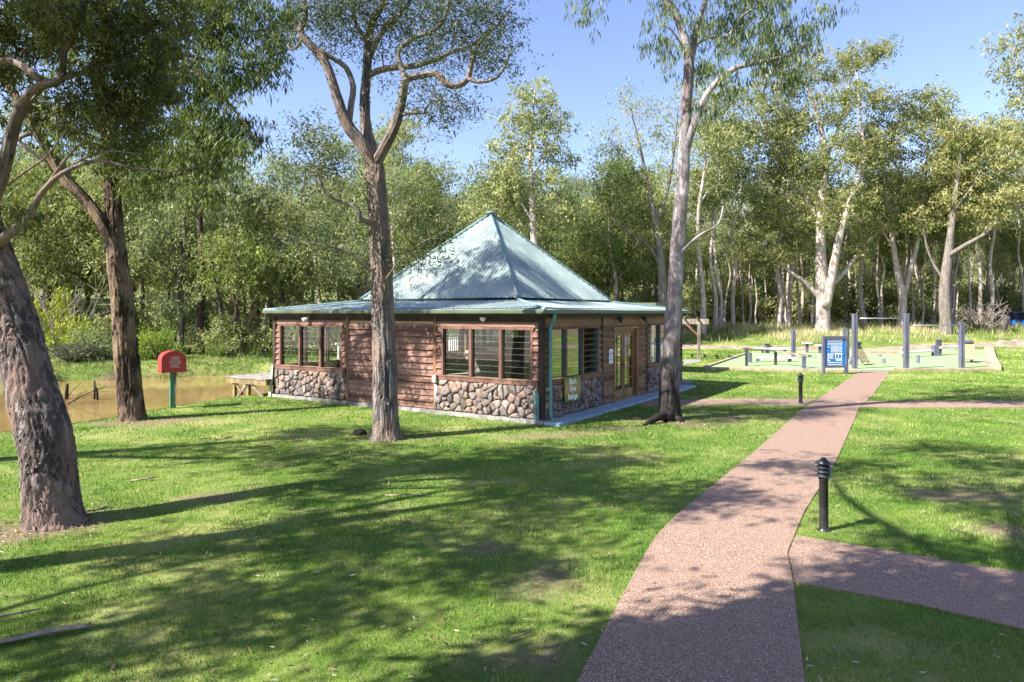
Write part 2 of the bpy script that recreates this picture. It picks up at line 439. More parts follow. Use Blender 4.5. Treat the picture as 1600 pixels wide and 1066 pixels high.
# ------------------------------------------------------------ terrain setting
POND = np.array([(-18, 8.5), (-11.5, 14.5), (-10.6, 15.7), (-10.05, 16.9), (-9.55, 18.7), (-8.8, 20.6), (-8.1, 21.8), (-7.3, 23.6), (-6.0, 25.8),
                 (-4.5, 28.5), (-3.6, 31.0), (-5.5, 33.0), (-9, 33.9), (-12, 33.9), (-14.5, 33.3), (-17.5, 31.8), (-20.5, 30.0), (-26, 29), (-34, 27), (-40, 18), (-30, 8)], float)
def poly_sd(P, x, y):
    """signed distance, positive inside"""
    d = np.full(x.shape, 1e9); ins = np.zeros(x.shape, bool)
    for a, b in zip(P, np.roll(P, -1, 0)):
        e = b - a; t = np.clip(((x - a[0]) * e[0] + (y - a[1]) * e[1]) / (e @ e), 0, 1)
        d = np.minimum(d, np.hypot(x - a[0] - t * e[0], y - a[1] - t * e[1]))
        c = ((a[1] > y) != (b[1] > y)) & (x < (b[0] - a[0]) * (y - a[1]) / (b[1] - a[1] + 1e-12) + a[0])
        ins ^= c
    return np.where(ins, d, -d)

def terrain(x, y):
    x = np.asarray(x, float); y = np.asarray(y, float)
    far = sstep(24, 30, y) * sstep(-2, -7, x)
    wob = (fbm(np.stack([x * .55, y * .55, x * 0], -1), 3) - .5) * .9
    sd = poly_sd(POND, x, y) + wob * far
    z = -1.5 * sstep(-.25 + .2 * far, 1.8 - .9 * far, sd)
    bump = (fbm(np.stack([x * .5, y * .5, x * 0 + 4.3], -1), 9) - .5)
    z = z + far * (.12 + .5 * bump) * sstep(.3, -.9, sd) * sstep(45, 36, y)
    right = sstep(2, 14, x)
    z = z + right * .95 * sstep(46, 57, y) + right * bump * .5 * sstep(46, 52, y)
    z = z + (1 - right) * .3 * bump * sstep(36, 44, y)
    z = z + 5.0 * sstep(62, 120, y) * (1 - .6 * right) + 40 * sstep(130, 500, y)
    z = z + 4.0 * sstep(60, 160, np.abs(x))
    return z
def tz(x, y): return float(terrain(np.array([x]), np.array([y]))[0])

def axis(dense_lo, dense_hi, step, ext):
    a = np.arange(dense_lo, dense_hi + 1e-6, step); g = step * 1.5
    lo = [dense_lo]; hi = [dense_hi]
    while hi[-1] < ext: hi.append(hi[-1] + g); lo.append(lo[-1] - g); g *= 1.35
    return np.array(lo[:0:-1] + list(a) + hi[1:])
xs = axis(-36, 40, .3, 700); ys = axis(-6, 66, .3, 700)
X, Y = np.meshgrid(xs, ys)
Z = terrain(X, Y)
# bare patches
SOIL = [(3.9, 16.3, 1.7, .9), (2.6, 15.4, .9, .45), (5.6, 16.9, 1.6, .8), (-9.0, 16.2, 1.3, .6), (-7.9, 16.5, 1.3, .45), (-5.7, 8.1, .8, .7), (-2.7, 14.0, .75, .55),
        (6.6, 9.8, 1.0, .35), (5.9, 8.2, .6, .25), (.4, 5.2, .6, .4), (.8, 14.4, 1.2, .4), (.35, 6.5, .3, .55), (-.3, 7.4, .35, .3), (-4.2, 9.6, .7, .3)]
def soil_at(x, y):
    s = np.zeros(np.shape(x))
    nz = fbm(np.stack([x * 1.7, y * 1.7, np.zeros(np.shape(x))], -1), 21)
    nz2 = fbm(np.stack([x * 6.0, y * 6.0, np.zeros(np.shape(x))], -1), 22)
    for cx, cy, rx, ry in SOIL:
        d = np.hypot((x - cx) / rx, (y - cy) / ry)
        s = np.maximum(s, sstep(1.3, .2, d + (nz - .5) * 2.4 + (nz2 - .5) * 1.2) * .85)
    # pond banks, woodland floor
    sd = poly_sd(POND, x, y)
    s = np.maximum(s, sstep(.2, .6, sd))
    wl = sstep(58, 64, y + (nz - .5) * 9) * sstep(3, 9, x) * (1 - .75 * sstep(76, 92, y)); s = np.maximum(s, wl)
    wl = sstep(40, 46, y + (nz - .5) * 9) * sstep(3, -3, x) * (1 - .7 * sstep(70, 90, y)); s = np.maximum(s, .8 * wl)
    return s
S = soil_at(X, Y)
ny, nx = X.shape
i = np.arange(ny - 1)[:, None] * nx; j = np.arange(nx - 1)[None, :]
Q = np.stack([i + j, i + j + 1, i + nx + j + 1, i + nx + j], -1).reshape(-1, 4)
g = Geo(); g.add(np.stack([X, Y, Z], -1).reshape(-1, 3), Q, 0, True)
ground = g.build('ground', M['lawn']); tag(ground, kind='structure')
a_ = ground.data.attributes.new('soil', 'FLOAT', 'POINT'); a_.data.foreach_set('value', S.ravel().astype(np.float32))

g = Geo(); g.add([(-45, 5, -.47), (-2, 5, -.47), (-2, 36, -.47), (-45, 36, -.47)], [(0, 1, 2, 3)])
tag(g.build('pond_water', M['water']), kind='structure')

# ------------------------------------------------------------ paths
L_EDGE = [(902, 1066), (945, 985), (1012, 860), (1040, 823), (1082, 785), (1150, 730), (1225, 666), (1254, 640), (1297, 612), (1338, 585), (1347, 580)]
R_EDGE = [(1257, 1066), (1240, 912), (1230, 866), (1241, 838), (1257, 800), (1305, 725), (1342, 640), (1362, 620), (1388, 585), (1391, 580)]
Lp = [G(*p)[:2] for p in L_EDGE]; Rp = [G(*p)[:2] for p in R_EDGE]
def soft(P, n=4):
    P = [np.array(p) for p in P]; Q = [2 * P[0] - P[1]] + P + [2 * P[-1] - P[-2]]; o = []
    for i in range(1, len(Q) - 2):
        for t in np.linspace(0, 1, n, endpoint=False):
            a, b, c, d = Q[i - 1:i + 3]; o.append(.5 * (2 * b + (c - a) * t + (2 * a - 5 * b + 4 * c - d) * t * t + (3 * b - a - 3 * c + d) * t ** 3))
    return o + [P[-1]]
Lp = soft(Lp)
d0 = (Lp[0] - Lp[1]); d0 /= np.linalg.norm(d0)
main_path = [Lp[0] + np.array([-.9, -7.5])] + Lp + Rp[::-1] + [Rp[0] + np.array([.25, -7.5])]
g = Geo(); g.poly(main_path, -.05, .016)
tag(g.build('main_path', M['path']), kind='structure')
jx = .014
up = [G(1241, 838)[:2] + [jx, .0], G(1420, 867)[:2], G(1520, 885)[:2], G(1600, 896)[:2], np.array([8.2, 6.05])]
lo = [G(1240, 912)[:2] + [jx, 0], G(1430, 945)[:2], G(1600, 985)[:2], np.array([8.2, 4.6])]
side_path = [G(1230, 866)[:2] + [jx, 0]] + up + lo[::-1]
g = Geo(); g.poly(side_path, -.05, .014)
tag(g.build('side_path', M['path']), kind='structure')
far_r = [G(1355, 627.5)[:2], G(1420, 627)[:2], G(1600, 627)[:2], np.array([22., 19.9]), np.array([22., 18.4]), G(1600, 637.5)[:2], G(1420, 638)[:2], G(1345, 637)[:2]]
far_l = [G(1252, 636)[:2], G(1160, 632)[:2], G(1065, 634.5)[:2], G(1003, 635)[:2], G(1003, 627)[:2], G(1062, 625.5)[:2], G(1165, 623)[:2], G(1240, 624)[:2], G(1278, 623.5)[:2]]
g = Geo(); g.poly(far_r, -.05, .012); tag(g.build('far_path', M['path']), kind='structure')
g = Geo(); g.poly(far_l, -.05, .012); tag(g.build('door_path', M['path']), kind='structure')
PATHS = [np.array(p) for p in (main_path, side_path, far_r, far_l)]

# pale paving beside the building, under the pergola
pave1 = [G(1062, 594.5)[:2], G(1088, 595)[:2], G(1078, 600)[:2], G(1058, 600)[:2]]
pave2 = [G(1068, 562)[:2], G(1096, 562)[:2], G(1094, 566)[:2], G(1068, 571)[:2]]
g = Geo(); g.poly(pave1, -.05, .012); tag(g.build('paving', M['concrete']), kind='structure')
g = Geo(); g.poly(pave2, -.05, .012); tag(g.build('paving', M['concrete']), kind='structure')
PATHS += [np.array(pave1), np.array(pave2)]

# exercise court: synthetic turf pad
COURT = [G(1103, 577)[:2], G(1256, 580)[:2], G(1395, 579.5)[:2], G(1552, 579)[:2], G(1544, 546)[:2] + [0, 0], G(1395, 545)[:2], G(1270, 548)[:2], G(1176, 550)[:2]]
g = Geo(); g.poly(COURT, -.05, .03)
tag(g.build('exercise_court', M['turf']), kind='structure')
PATHS.append(np.array(COURT))

# dirt trail behind the court
tr_ = []
for x in np.linspace(9, 62, 60):
    yc = 48.5 + 1.2 * math.sin(x * .2) + .02 * (x - 20)
    tr_.append((x, yc))
lo_, hi_ = [], []
g = Geo(); rows = []
for k, (x, yc) in enumerate(tr_):
    w = 1.3 + .4 * math.sin(x * .7)
    for t in np.linspace(-1, 1, 7):
        yy = yc + t * w * (1.0 + .12 * math.sin(x * 2.3 + t * 3)); rows.append((x, yy, tz(x, yy) + .02 - .03 * abs(t) ** 3))
i = np.arange(len(tr_) - 1)[:, None] * 7; j = np.arange(6)[None, :]
g.add(rows, np.stack([i + j, i + 7 + j, i + 7 + j + 1, i + j + 1], -1).reshape(-1, 4)[:, ::-1], 0, True)
tag(g.build('dirt_trail', M['dirt']), kind='structure')

# ------------------------------------------------------------ the refuge building
TH = math.radians(33.0)
C0 = np.array([.69, 15.85]); S_ = 9.5
rv = np.array([math.sin(TH), math.cos(TH)]); lv = np.array([-math.cos(TH), math.sin(TH)])
bld = thing('refuge_building', 'square timber and stone building with a teal iron pyramid roof', 'building', (C0[0], C0[1], 0), -TH)
def bl(u, v): return C0 + u * lv + v * rv     # u along the front from the near corner, v along the right face

def W(side):
    def f(p):
        p = np.asarray(p, float); u, d, z = p[:, 0], p[:, 1], p[:, 2]
        if side == 0: return np.column_stack([-u, -d, z])
        if side == 1: return np.column_stack([d, u, z])
        if side == 2: return np.column_stack([-u, S_ + d, z])
        return np.column_stack([-S_ - d, u, z])
    return f
BAY = [0, S_ / 3, 2 * S_ / 3, S_]
ZB, ZS0, ZS1, ZW, ZT = .12, .88, 1.0, 2.18, 2.56
# slab
g = Geo(); g.box(-S_ - .12, .10, -.12, S_ + .1, -.3, .10)
g.build('floor_slab', M['concrete'], bld)
g = Geo(); g.box(.105, .52, -.10, S_ + .1, -.3, .075)
g.build('verandah_slab', M['slab_edge'], bld)
g = Geo(); g.box(-S_ + .12, -.12, .12, S_ - .12, .10, .125)
g.build('interior_floor', M['floor_in'], bld)

def planks(g, side, u0, u1, z0, z1, pitch=.172, mi=0):
    k = max(1, round((z1 - z0) / pitch)); p = (z1 - z0) / k
    m = W(side)
    for i in range(k):
        a = z0 + i * p; b = a + p - .004
        w = random.uniform(-.003, .004); tb = .056 + random.uniform(-.005, .006)
        v = np.array([(u, d, z) for u in (u0, u1) for d, z in ((0, a), (tb, a + w), (.010, b), (0, b))])
        g.add(m(v), [(0, 1, 5, 4), (1, 2, 6, 5), (2, 3, 7, 6)], mi); g.add(m(v[[0, 1, 2, 3]]), [(0, 1, 2, 3)], mi); g.add(m(v[[4, 5, 6, 7]]), [(0, 1, 2, 3)], mi)
for side in range(4):
    g = Geo(); m = W(side)
    for b in range(3):
        u0, u1 = BAY[b] + .05, BAY[b + 1] - .05
        if b == 1 and side != 1:
            planks(g, side, u0, u1, ZB, 2.30)
        elif b == 1:
            planks(g, side, u0, 3.93, ZB, 2.12); planks(g, side, 5.62, u1, ZB, 2.12)
            g.box(u0, u1, 0, .03, 2.124, 2.34, m)
        else:
            w0, w1 = u0 + .17, u1 - .17
            planks(g, side, u0, w0 - .002, ZS1 + .004, ZW); planks(g, side, w1 + .002, u1, ZS1 + .004, ZW)
            g.box(u0, u1, 0, .035, ZW + .064, 2.36, m)
    g.build('weatherboards', M['board_warm' if side == 1 else 'board'], bld, recalc=True)
    g = Geo(); m = W(side)
    for b in range(3): g.box(BAY[b] + .05, BAY[b + 1] - .05, 0, .028, 2.364, ZT, m)
    g.build('header_board', M['dark_wood' if side != 1 else 'board_warm'], bld, recalc=True)  # header darkened to paint in the shade under the eaves, except right face
    # inner lining
    g = Geo()
    for b in range(3):
        u0, u1 = BAY[b] + .05, BAY[b + 1] - .05
        if b == 1 and side != 1: g.box(u0, u1, -.10, -.002, ZB, ZT, m)
        elif b == 1:
            g.box(u0, 3.93, -.10, -.002, ZB, ZT, m); g.box(5.62, u1, -.10, -.002, ZB, ZT, m); g.box(3.93, 5.62, -.10, -.002, 2.12, ZT, m)
        else:
            w0, w1 = u0 + .17, u1 - .17
            g.box(u0, w0, -.10, -.002, ZS1, ZT, m); g.box(w1, u1, -.10, -.002, ZS1, ZT, m); g.box(w0, w1, -.10, -.002, ZW + .06, ZT, m)
            g.box(u0, u1, -.10, -.002, ZB, ZS1, m)
    g.build('inner_wall', M['lining'], bld, recalc=True)
    # posts between bays
    for b in range(1, 3):
        g = Geo(); g.box(BAY[b] - .05, BAY[b] + .05, -.10, .045, ZB, ZT, m); g.build('post', M['post_wood' if side != 1 else 'dark_wood'], bld, recalc=True)
for cx, cy in ((0, 0), (0, S_), (-S_, 0), (-S_, S_)):
    g = Geo(); g.box(cx - .06, cx + .06, cy - .06, cy + .06, ZB - .02, ZT + .0)
    g.build('corner_post', M['dark_wood'], bld)
# wall plate under the eaves
g = Geo()
for side in range(4): g.box(.06, S_ - .06, -.10, .05, ZT + .002, 2.70, W(side))
g.build('wall_plate', M['dark_wood'], bld, recalc=True)

# rubble stone panels
def voronoi_cells(w, h, nst, rng):
    pts = []
    tries = 0
    md = math.sqrt(w * h / nst) * .72
    while len(pts) < nst and tries < 9000:
        p = rng.random(2) * (w, h); tries += 1
        sc = rng.uniform(.45, 1.6)
        if all(np.hypot(*(p - q)) > md * sc for q in pts): pts.append(p)
    pts = np.array(pts); cells = []
    for i, p in enumerate(pts):
        poly = [np.array(q, float) for q in ((0, 0), (w, 0), (w, h), (0, h))]
        for j in np.argsort(np.hypot(*(pts - p).T))[1:22]:
            q = pts[j]; mid = (p + q) / 2; nrm = q - p
            out = []
            for a, b in zip(poly, poly[1:] + poly[:1]):
                da, db = (a - mid) @ nrm, (b - mid) @ nrm
                if da <= 0: out.append(a)
                if da * db < 0: out.append(a + (b - a) * da / (da - db))
            poly = out
            if len(poly) < 3: break
        if len(poly) >= 3: cells.append((p, np.array(poly)))
    return cells
def stones(g, side, u0, u1, z0, z1, nst, rng, out=1, d0=0.0):
    m = W(side)
    g.box(u0, u1, min(d0, d0 + out * .045), max(d0, d0 + out * .045), z0, z1, m, 1)
    for p, poly in voronoi_cells(u1 - u0, z1 - z0, nst, rng):
        c = poly.mean(0); ring = []
        # subdivide outline, round the corners
        P = []
        for a, b in zip(poly, np.roll(poly, -1, 0)): P += [a * .88 + b * .12, a * .5 + b * .5, a * .12 + b * .88]
        P = np.array(P); k = len(P); P = P + rng.normal(0, .009, P.shape)
        dep = rng.uniform(.035, .10)
        rad = np.hypot(*(P - c).T).mean()
        sh = max(.0, 1 - .014 / max(rad, .03))
        rings = [(sh, .03), (sh * .97, .03 + dep * .55), (sh * .90, .03 + dep * .88), (sh * .62, .03 + dep)]
        vv = []
        tl = rng.normal(0, .12, 2)
        for s, d in rings:
            q = c + (P - c) * s
            dd = d + ((q - c) @ tl) * (d / (dep + .03)) + rng.normal(0, .004, k)
            vv.append(np.column_stack([q[:, 0] + u0, d0 + out * dd, q[:, 1] + z0]))
        vv.append(np.array([[c[0] + u0, d0 + out * (.03 + dep * 1.02), c[1] + z0]]))
        vv = np.concatenate(vv); t = rng.random()
        ii = np.arange(k); jn = (ii + 1) % k
        q4 = np.concatenate([np.stack([r * k + ii, r * k + jn, (r + 1) * k + jn, (r + 1) * k + ii], 1) for r in range(3)])
        g.add(m(vv), q4, 0, True, t)
        # cap
        g.f.append(np.stack([3 * k + ii, 3 * k + jn, np.full(k, 4 * k)], 1) + g.n - len(vv))
        g.mi.append(np.zeros(k)); g.sm.append(np.full(k, True)); g.tone.append(np.full(k, t))
rs = np.random.default_rng(3)
for side in range(4):
    for b in (0, 2):
        g = Geo(); stones(g, side, BAY[b] + .055, BAY[b + 1] - .055, .105, ZS0 - .002, 66, rs)
        if side in (2, 3): stones(g, side, BAY[b] + .12, BAY[b + 1] - .12, .13, ZS0, 50, rs, -1, -.102)
        g.build('stone_panel', [M['stone'], M['mortar']], bld, tone=True, recalc=True)

# louvred windows
def window(side, u0, u1, open_pane=None, coat=False):
    m = W(side); g = Geo(); fw = .055
    g.box(u0, u0 + fw, -.09, .045, ZS1, ZW, m); g.box(u1 - fw, u1, -.09, .045, ZS1, ZW, m)
    g.box(u0 - .03, u1 + .03, -.09, .05, ZW + .001, ZW + .06, m)
    g.box(u0 - .15, u1 + .15, 0, .075, ZS0, ZS1 - .03, m); g.box(u0 - .15, u1 + .15, -.09, .085, ZS1 - .029, ZS1 - .001, m)
    n_ = 3; w = (u1 - u0 - 2 * fw); mull = .075
    pw = (w - 2 * mull) / n_
    for k in range(2):
        a = u0 + fw + (k + 1) * pw + k * mull; g.box(a, a + mull, -.09, .045, ZS1, ZW, m)
    fr = g.build('window', M['trim' if side != 1 else 'board_warm'], bld, recalc=True)
    for k in range(n_):
        a = u0 + fw + k * (pw + mull); b = a + pw
        g = Geo(); ns = 8; hh = (ZW - ZS1) / ns
        op = open_pane == k; ang = math.radians(58 if op else (1.5 if coat else 3))
        g.box(a + .001, a + .028, -.06, .02, ZS1 + .002, ZW - .002, m, 1); g.box(b - .028, b - .001, -.06, .02, ZS1 + .002, ZW - .002, m, 1)
        for s in range(ns):
            zc = ZS1 + (s + .5) * hh; L = hh * (.56 if op else .515)
            z0, z1 = zc - L * math.cos(ang), zc + L * math.cos(ang); dd = L * math.sin(ang)
            v = np.array([(a + .03, -.02 + dd, z0), (b - .03, -.02 + dd, z0), (b - .03, -.02 - dd, z1), (a + .03, -.02 - dd, z1)])
            g.add(m(v), [(0, 1, 2, 3)], 0)
            g.box(a + .03, b - .03, -.0225 + dd, -.0175 + dd, z0 - (.0035 if op else .0022), z0, m, 2)
        g.build('louvre_pane', [M['glass_coat' if coat else 'glass'], M['teal_dark' if side == 1 else 'dark_wood'], M['glass_edge']], fr)
for side in range(4):
    for b in (0, 2):
        window(side, BAY[b] + .22, BAY[b + 1] - .22, 2 if (side == 1 and b == 0) else None, side == 1)

# double doors on the right face, recessed
m1 = W(1); g = Geo()
g.box(3.93, 3.99, -.16, .05, .10, 2.12, m1); g.box(5.56, 5.62, -.16, .05, .10, 2.12, m1); g.box(3.87, 5.68, -.1, .055, 2.122, 2.18, m1); g.box(3.99, 5.56, -.20, .02, .10, .14, m1)
g.box(3.99, 5.56, -.16, -.02, 2.04, 2.12, m1)
g.build('door_frame', M['door_wood'], bld, recalc=True)
for a, b in ((4.0, 4.765), (4.785, 5.55)):
    g = Geo(); st = .095; z0, z1 = .145, 2.035
    g.box(a, a + st, -.105, -.06, z0, z1, m1); g.box(b - st, b, -.105, -.06, z0, z1, m1)
    g.box(a + st, b - st, -.105, -.06, z0, z0 + .22, m1); g.box(a + st, b - st, -.105, -.06, z1 - .11, z1, m1)
    zz = np.linspace(z0 + .22, z1 - .11, 6)
    for z in zz[1:-1]: g.box(a + st, b - st, -.10, -.065, z - .014, z + .014, m1)
    mid = (a + b) / 2; g.box(mid - .014, mid + .014, -.099, -.066, z0 + .22, z1 - .11, m1)
    dr = g.build('door', M['door_wood'], bld, recalc=True)
    g = Geo(); v = np.array([(a + st, -.083, z0 + .22), (b - st, -.083, z0 + .22), (b - st, -.083, z1 - .11), (a + st, -.083, z1 - .11)])
    g.add(m1(v), [(0, 1, 2, 3)]); g.build('glass', M['glass_coat'], dr)
    hx = b - .05 if a < 4.5 else a + .05
    g = Geo(); g.box(hx - .018, hx + .018, -.062, -.05, .98, 1.16, m1); g.bar(m1(np.array([(hx, -.04, 1.08)]))[0], m1(np.array([(hx + (-.1 if a < 4.5 else .1), -.035, 1.08)]))[0], .018, .018)
    g.bar(m1(np.array([(hx, -.055, 1.08)]))[0], m1(np.array([(hx, -.03, 1.08)]))[0], .016, .016)
    g.build('handle', M['black'], dr)

# iron roof: corrugated pyramid over a low skirt
CX, CY = -S_ / 2, S_ / 2
E = S_ / 2 + .27; PS = 2.82; ZE, ZP, ZA = 2.645, 3.03, 5.80
def corr_face(g, side, half0, half1, z0, z1, dirt=0.0):
    """trapezoid from eave half-width half0 (z0) to half1 (z1), ribs up the fall"""
    pitch = .125; step = pitch / 6; nn = int(2 * half0 / step); x = np.linspace(-half0, half0, nn + 1)
    run = half0 - half1; rise = z1 - z0
    t1 = np.clip((half0 - np.abs(x)) / run, 0, 1)
    nrm = np.array([0, rise, run]) / math.hypot(rise, run)
    amp = .017 * np.sin(2 * PI * x / pitch)
    rows = []
    ts = [0, .35, 1] if dirt else [0, 1]
    for f in ts:
        t = t1 * f
        dist = half0 - run * t; z = z0 + rise * t
        rows.append(np.column_stack([x, -dist - nrm[1] * amp, z + nrm[2] * amp]))
    v = np.concatenate(rows); k = len(x)
    ang = {0: 0, 1: PI / 2, 2: PI, 3: -PI / 2}[side]; c, s = math.cos(ang), math.sin(ang)
    v = np.column_stack([v[:, 0] * c - v[:, 1] * s + CX, v[:, 0] * s + v[:, 1] * c + CY, v[:, 2]])
    ii = np.arange(k - 1)
    for r in range(len(ts) - 1):
        g.add(v, np.stack([r * k + ii, r * k + ii + 1, (r + 1) * k + ii + 1, (r + 1) * k + ii], 1), 0, True, dirt if r == 0 else dirt * .35)
g = Geo()
for side in range(4):
    corr_face(g, side, PS + .12, .02, ZP - .03, ZA)
roof = g.build('roof', M['roof'], bld, tone=True)
g = Geo()
for side in range(4): corr_face(g, side, E, PS - .05, ZE, ZP - .085, 1.0)
g.build('skirt_roof', M['roof'], bld, tone=True)
# dark soffit lining below the skirt
g = Geo()
for side in range(4):
    ang = side * PI / 2; c, s = math.cos(ang), math.sin(ang)
    v = np.array([(-E + .02, -E + .02, ZE - .03), (E - .02, -E + .02, ZE - .03), (PS, -PS, ZP - .13), (-PS, -PS, ZP - .13)])
    v = np.column_stack([v[:, 0] * c - v[:, 1] * s + CX, v[:, 0] * s + v[:, 1] * c + CY, v[:, 2]]); g.add(v, [(0, 1, 2, 3)])
v = np.array([(-PS, -PS, ZP - .14), (PS, -PS, ZP - .14), (PS, PS, ZP - .14), (-PS, PS, ZP - .14)]) + np.array([CX, CY, 0]); g.add(v, [(0, 1, 2, 3)])
g.build('soffit', M['dark_wood'], bld)
for sx, sy in ((1, -1), (1, 1), (-1, 1), (-1, -1)):
    for (a, za), (b, zb), r in (((PS + .12, ZP - .015), (.02, ZA + .015), .05), ((E - .02, ZE + .02), (PS, ZP - .06), .04)):
        g = Geo(); pts = [np.array([CX + sx * (a + (b - a) * t), CY + sy * (a + (b - a) * t), za + (zb - za) * t]) for t in np.linspace(0, 1, 8)]
        g.tube(pts, r, 8); g.build('ridge_cap', M['ridge'], bld)
g = Geo(); g.lathe([(.0, ZA + .12), (.06, ZA + .115), (.16, ZA + .08), (.19, ZA + .05), (.16, ZA + .035), (.10, ZA - .02)], (CX, CY, 0), 16); g.build('roof_cap', M['ridge'], bld)
# gutters with fascia
for side in range(4):
    g = Geo(); a = -.27; ang = {0: 0, 1: PI / 2, 2: PI, 3: -PI / 2}[side]; c, s = math.cos(ang), math.sin(ang)
    def R(v):
        v = np.asarray(v); return np.column_stack([v[:, 0] * c - v[:, 1] * s + CX, v[:, 0] * s + v[:, 1] * c + CY, v[:, 2]])
    prof = [(-E - .005, ZE + .012), (-E - .012, ZE - .055), (-E + .0, ZE - .085), (-E + .09, ZE - .085), (-E + .095, ZE - .02)]
    pr2 = [(y * 1.0, z) for y, z in prof]
    e = [E + .012, E + .014, E + .0, E - .09, E - .095]
    v = np.array([(-h_, y, z) for h_, (y, z) in zip(e, prof)] + [(h_, y, z) for h_, (y, z) in zip(e, prof)])
    g.add(R(v), [(k, k + 5, k + 6, k + 1) for k in range(4)], 0, True)
    g.build('gutter', M['gutter'], bld)
    g = Geo(); v = np.array([(-E + .1, -E + .10, ZE - .17), (E - .1, -E + .10, ZE - .17), (E - .1, -E + .10, ZE - .02), (-E + .1, -E + .10, ZE - .02)])
    v2 = v + np.array([0, .03, 0]); g.add(R(np.concatenate([v, v2])), [(0, 1, 2, 3), (7, 6, 5, 4), (0, 4, 5, 1), (3, 2, 6, 7)])
    g.build('fascia', M['dark_wood'], bld)
# downpipe at the near corner, with the flat green board beside it
g = Geo()
g.tube([(.24, .17, 2.57), (.24, .17, 2.50), (.23, .17, 2.42), (.15, .17, 2.30), (.13, .17, 2.22), (.13, .17, 1.2), (.13, .17, .28), (.14, .17, .17), (.20, .15, .11), (.34, .06, .09)], .048, 12)
for z in (2.0, 1.0): g.tube([(.13, .17, z - .02), (.13, .17, z + .02)], .054, 12)
g.build('downpipe', M['teal'], bld)
g = Geo(); g.box(-.13, -.02, -.115, -.075, -.02, .72); g.build('corner_board', M['teal'], bld)
g = Geo(); g.add([(-S_ - .16, -.16, -.05), (-S_ - .05, -.16, -.05), (-S_ + .0, -.09, .98), (-S_ - .09, -.09, .98), (-S_ - .16, -.12, -.05), (-S_ - .05, -.12, -.05), (-S_ + .0, -.066, .98), (-S_ - .09, -.066, .98)],
                [(0, 1, 2, 3), (7, 6, 5, 4), (0, 4, 5, 1), (1, 5, 6, 2), (2, 6, 7, 3), (3, 7, 4, 0)]); g.build('corner_board', M['pale_post'], bld)
# lights, meter box
m0 = W(0)
g = Geo(); g.tube([(-1.62, -.03, 2.45), (-1.62, -.085, 2.45), (-1.62, -.12, 2.44)], [.075, .08, .06], 14); g.build('bulkhead_light', M['lamp_glass'], bld)
def spot(pos, d, col, parent):
    pos = np.array(pos); d = np.array(d, float); d /= np.linalg.norm(d)
    g = Geo(); g.tube([pos, pos + d * .05, pos + d * .13, pos + d * .17], [.03, .055, .075, .078], 12); 
    g.bar(pos, pos + np.array([0, 0, .16]), .02, .02); s = g.build('spotlight', col, parent)
    g = Geo(); g.tube([pos + d * .171, pos + d * .174], .066, 12); g.build('lens', M['lamp_glass'], s)
spot((.10, 4.02, 2.46), (.55, .25, -.42), M['black'], bld)
spot((.10, 5.75, 2.46), (.55, .25, -.32), M['black'], bld)
spot((-7.9, -.1, 2.42), (-.5, -.6, -.35), M['white'], bld)
g = Geo(); g.box(-3.18, -3.05, -.14, -.05, .80, 1.00); g.tube([(-3.12, -.08, .02), (-3.12, -.08, .8)], .02, 8); g.tube([(-3.08, -.08, .02), (-3.08, -.08, .8)], .014, 8); g.build('meter_box', M['steel'], bld)
# stone pillar seen through the front window
g = Geo()
rp = np.random.default_rng(9)
for k in range(46):
    a = rp.uniform(0, 2 * PI); z = rp.uniform(.15, 1.75); r = .34
    c = np.array([-2.9 + r * math.cos(a), 3.6 + r * math.sin(a), z]); sz = rp.uniform(.10, .19)
    bm = bmesh.new(); bmesh.ops.create_icosphere(bm, subdivisions=2, radius=sz)
    vv = np.array([tuple(v.co) for v in bm.verts]); ff = np.array([[v.index for v in f.verts] for f in bm.faces]); bm.free()
    vv = vv * (1, 1, .75) * (1 + .25 * (fbm(vv * 9 + k * 7.7, 5) - .5)[:, None] * 2)
    g.add(vv + c, ff, 0, False, rp.random())
g.lathe([(.30, .125), (.30, 1.8), (.0, 1.82)], (-2.9, 3.6, 0), 14, 1)
g.build('stone_pillar', [M['stone'], M['mortar']], bld, tone=True)

# sign hung on the right face
def board_thing(name, label, cat, side, u0, u1, z0, z1, d, th, matl):
    o = thing(name, label, cat, (C0[0], C0[1], 0), -TH); return o
wp = lambda u, d, z: np.array([*(C0 + u * rv + d * (-lv)), z])
sg = thing('refuge_sign', 'green and orange sign reading Bush Fire Refuge beside the downpipe', 'sign', tuple(wp(1.22, .15, .41)), -TH)
g = Geo(); g.box(0, .02, -.40, .40, 0, .60); fb = g.build('board', M['sign_face'], sg, bevel=.004)
g = Geo()
M4 = Matrix(((0, 0, 1, .0215), (1, 0, 0, 0), (0, 1, 0, 0), (0, 0, 0, 1)))
for k, (tx, z) in enumerate((('Bush', .49), ('Fire', .31), ('Refuge', .12))):
    add_text(g, tx, .195 if k < 2 else .185, Matrix.Translation((0, 0, z)) @ M4, 0, .006)
g.build('lettering', M['white'], sg)
nt = thing('paper_notice', 'white paper notice pinned beside the double doors', 'notice', tuple(wp(3.70, .045, 1.18)), -TH)
g = Geo(); g.box(0, .004, -.13, .13, 0, .40); 
for k in range(9): g.box(.0045, .0055, -.10, random.uniform(.04, .1), .33 - k * .032, .337 - k * .032, None, 1)
g.build('sheet', [M['paper'], M['slate_dark']], nt)

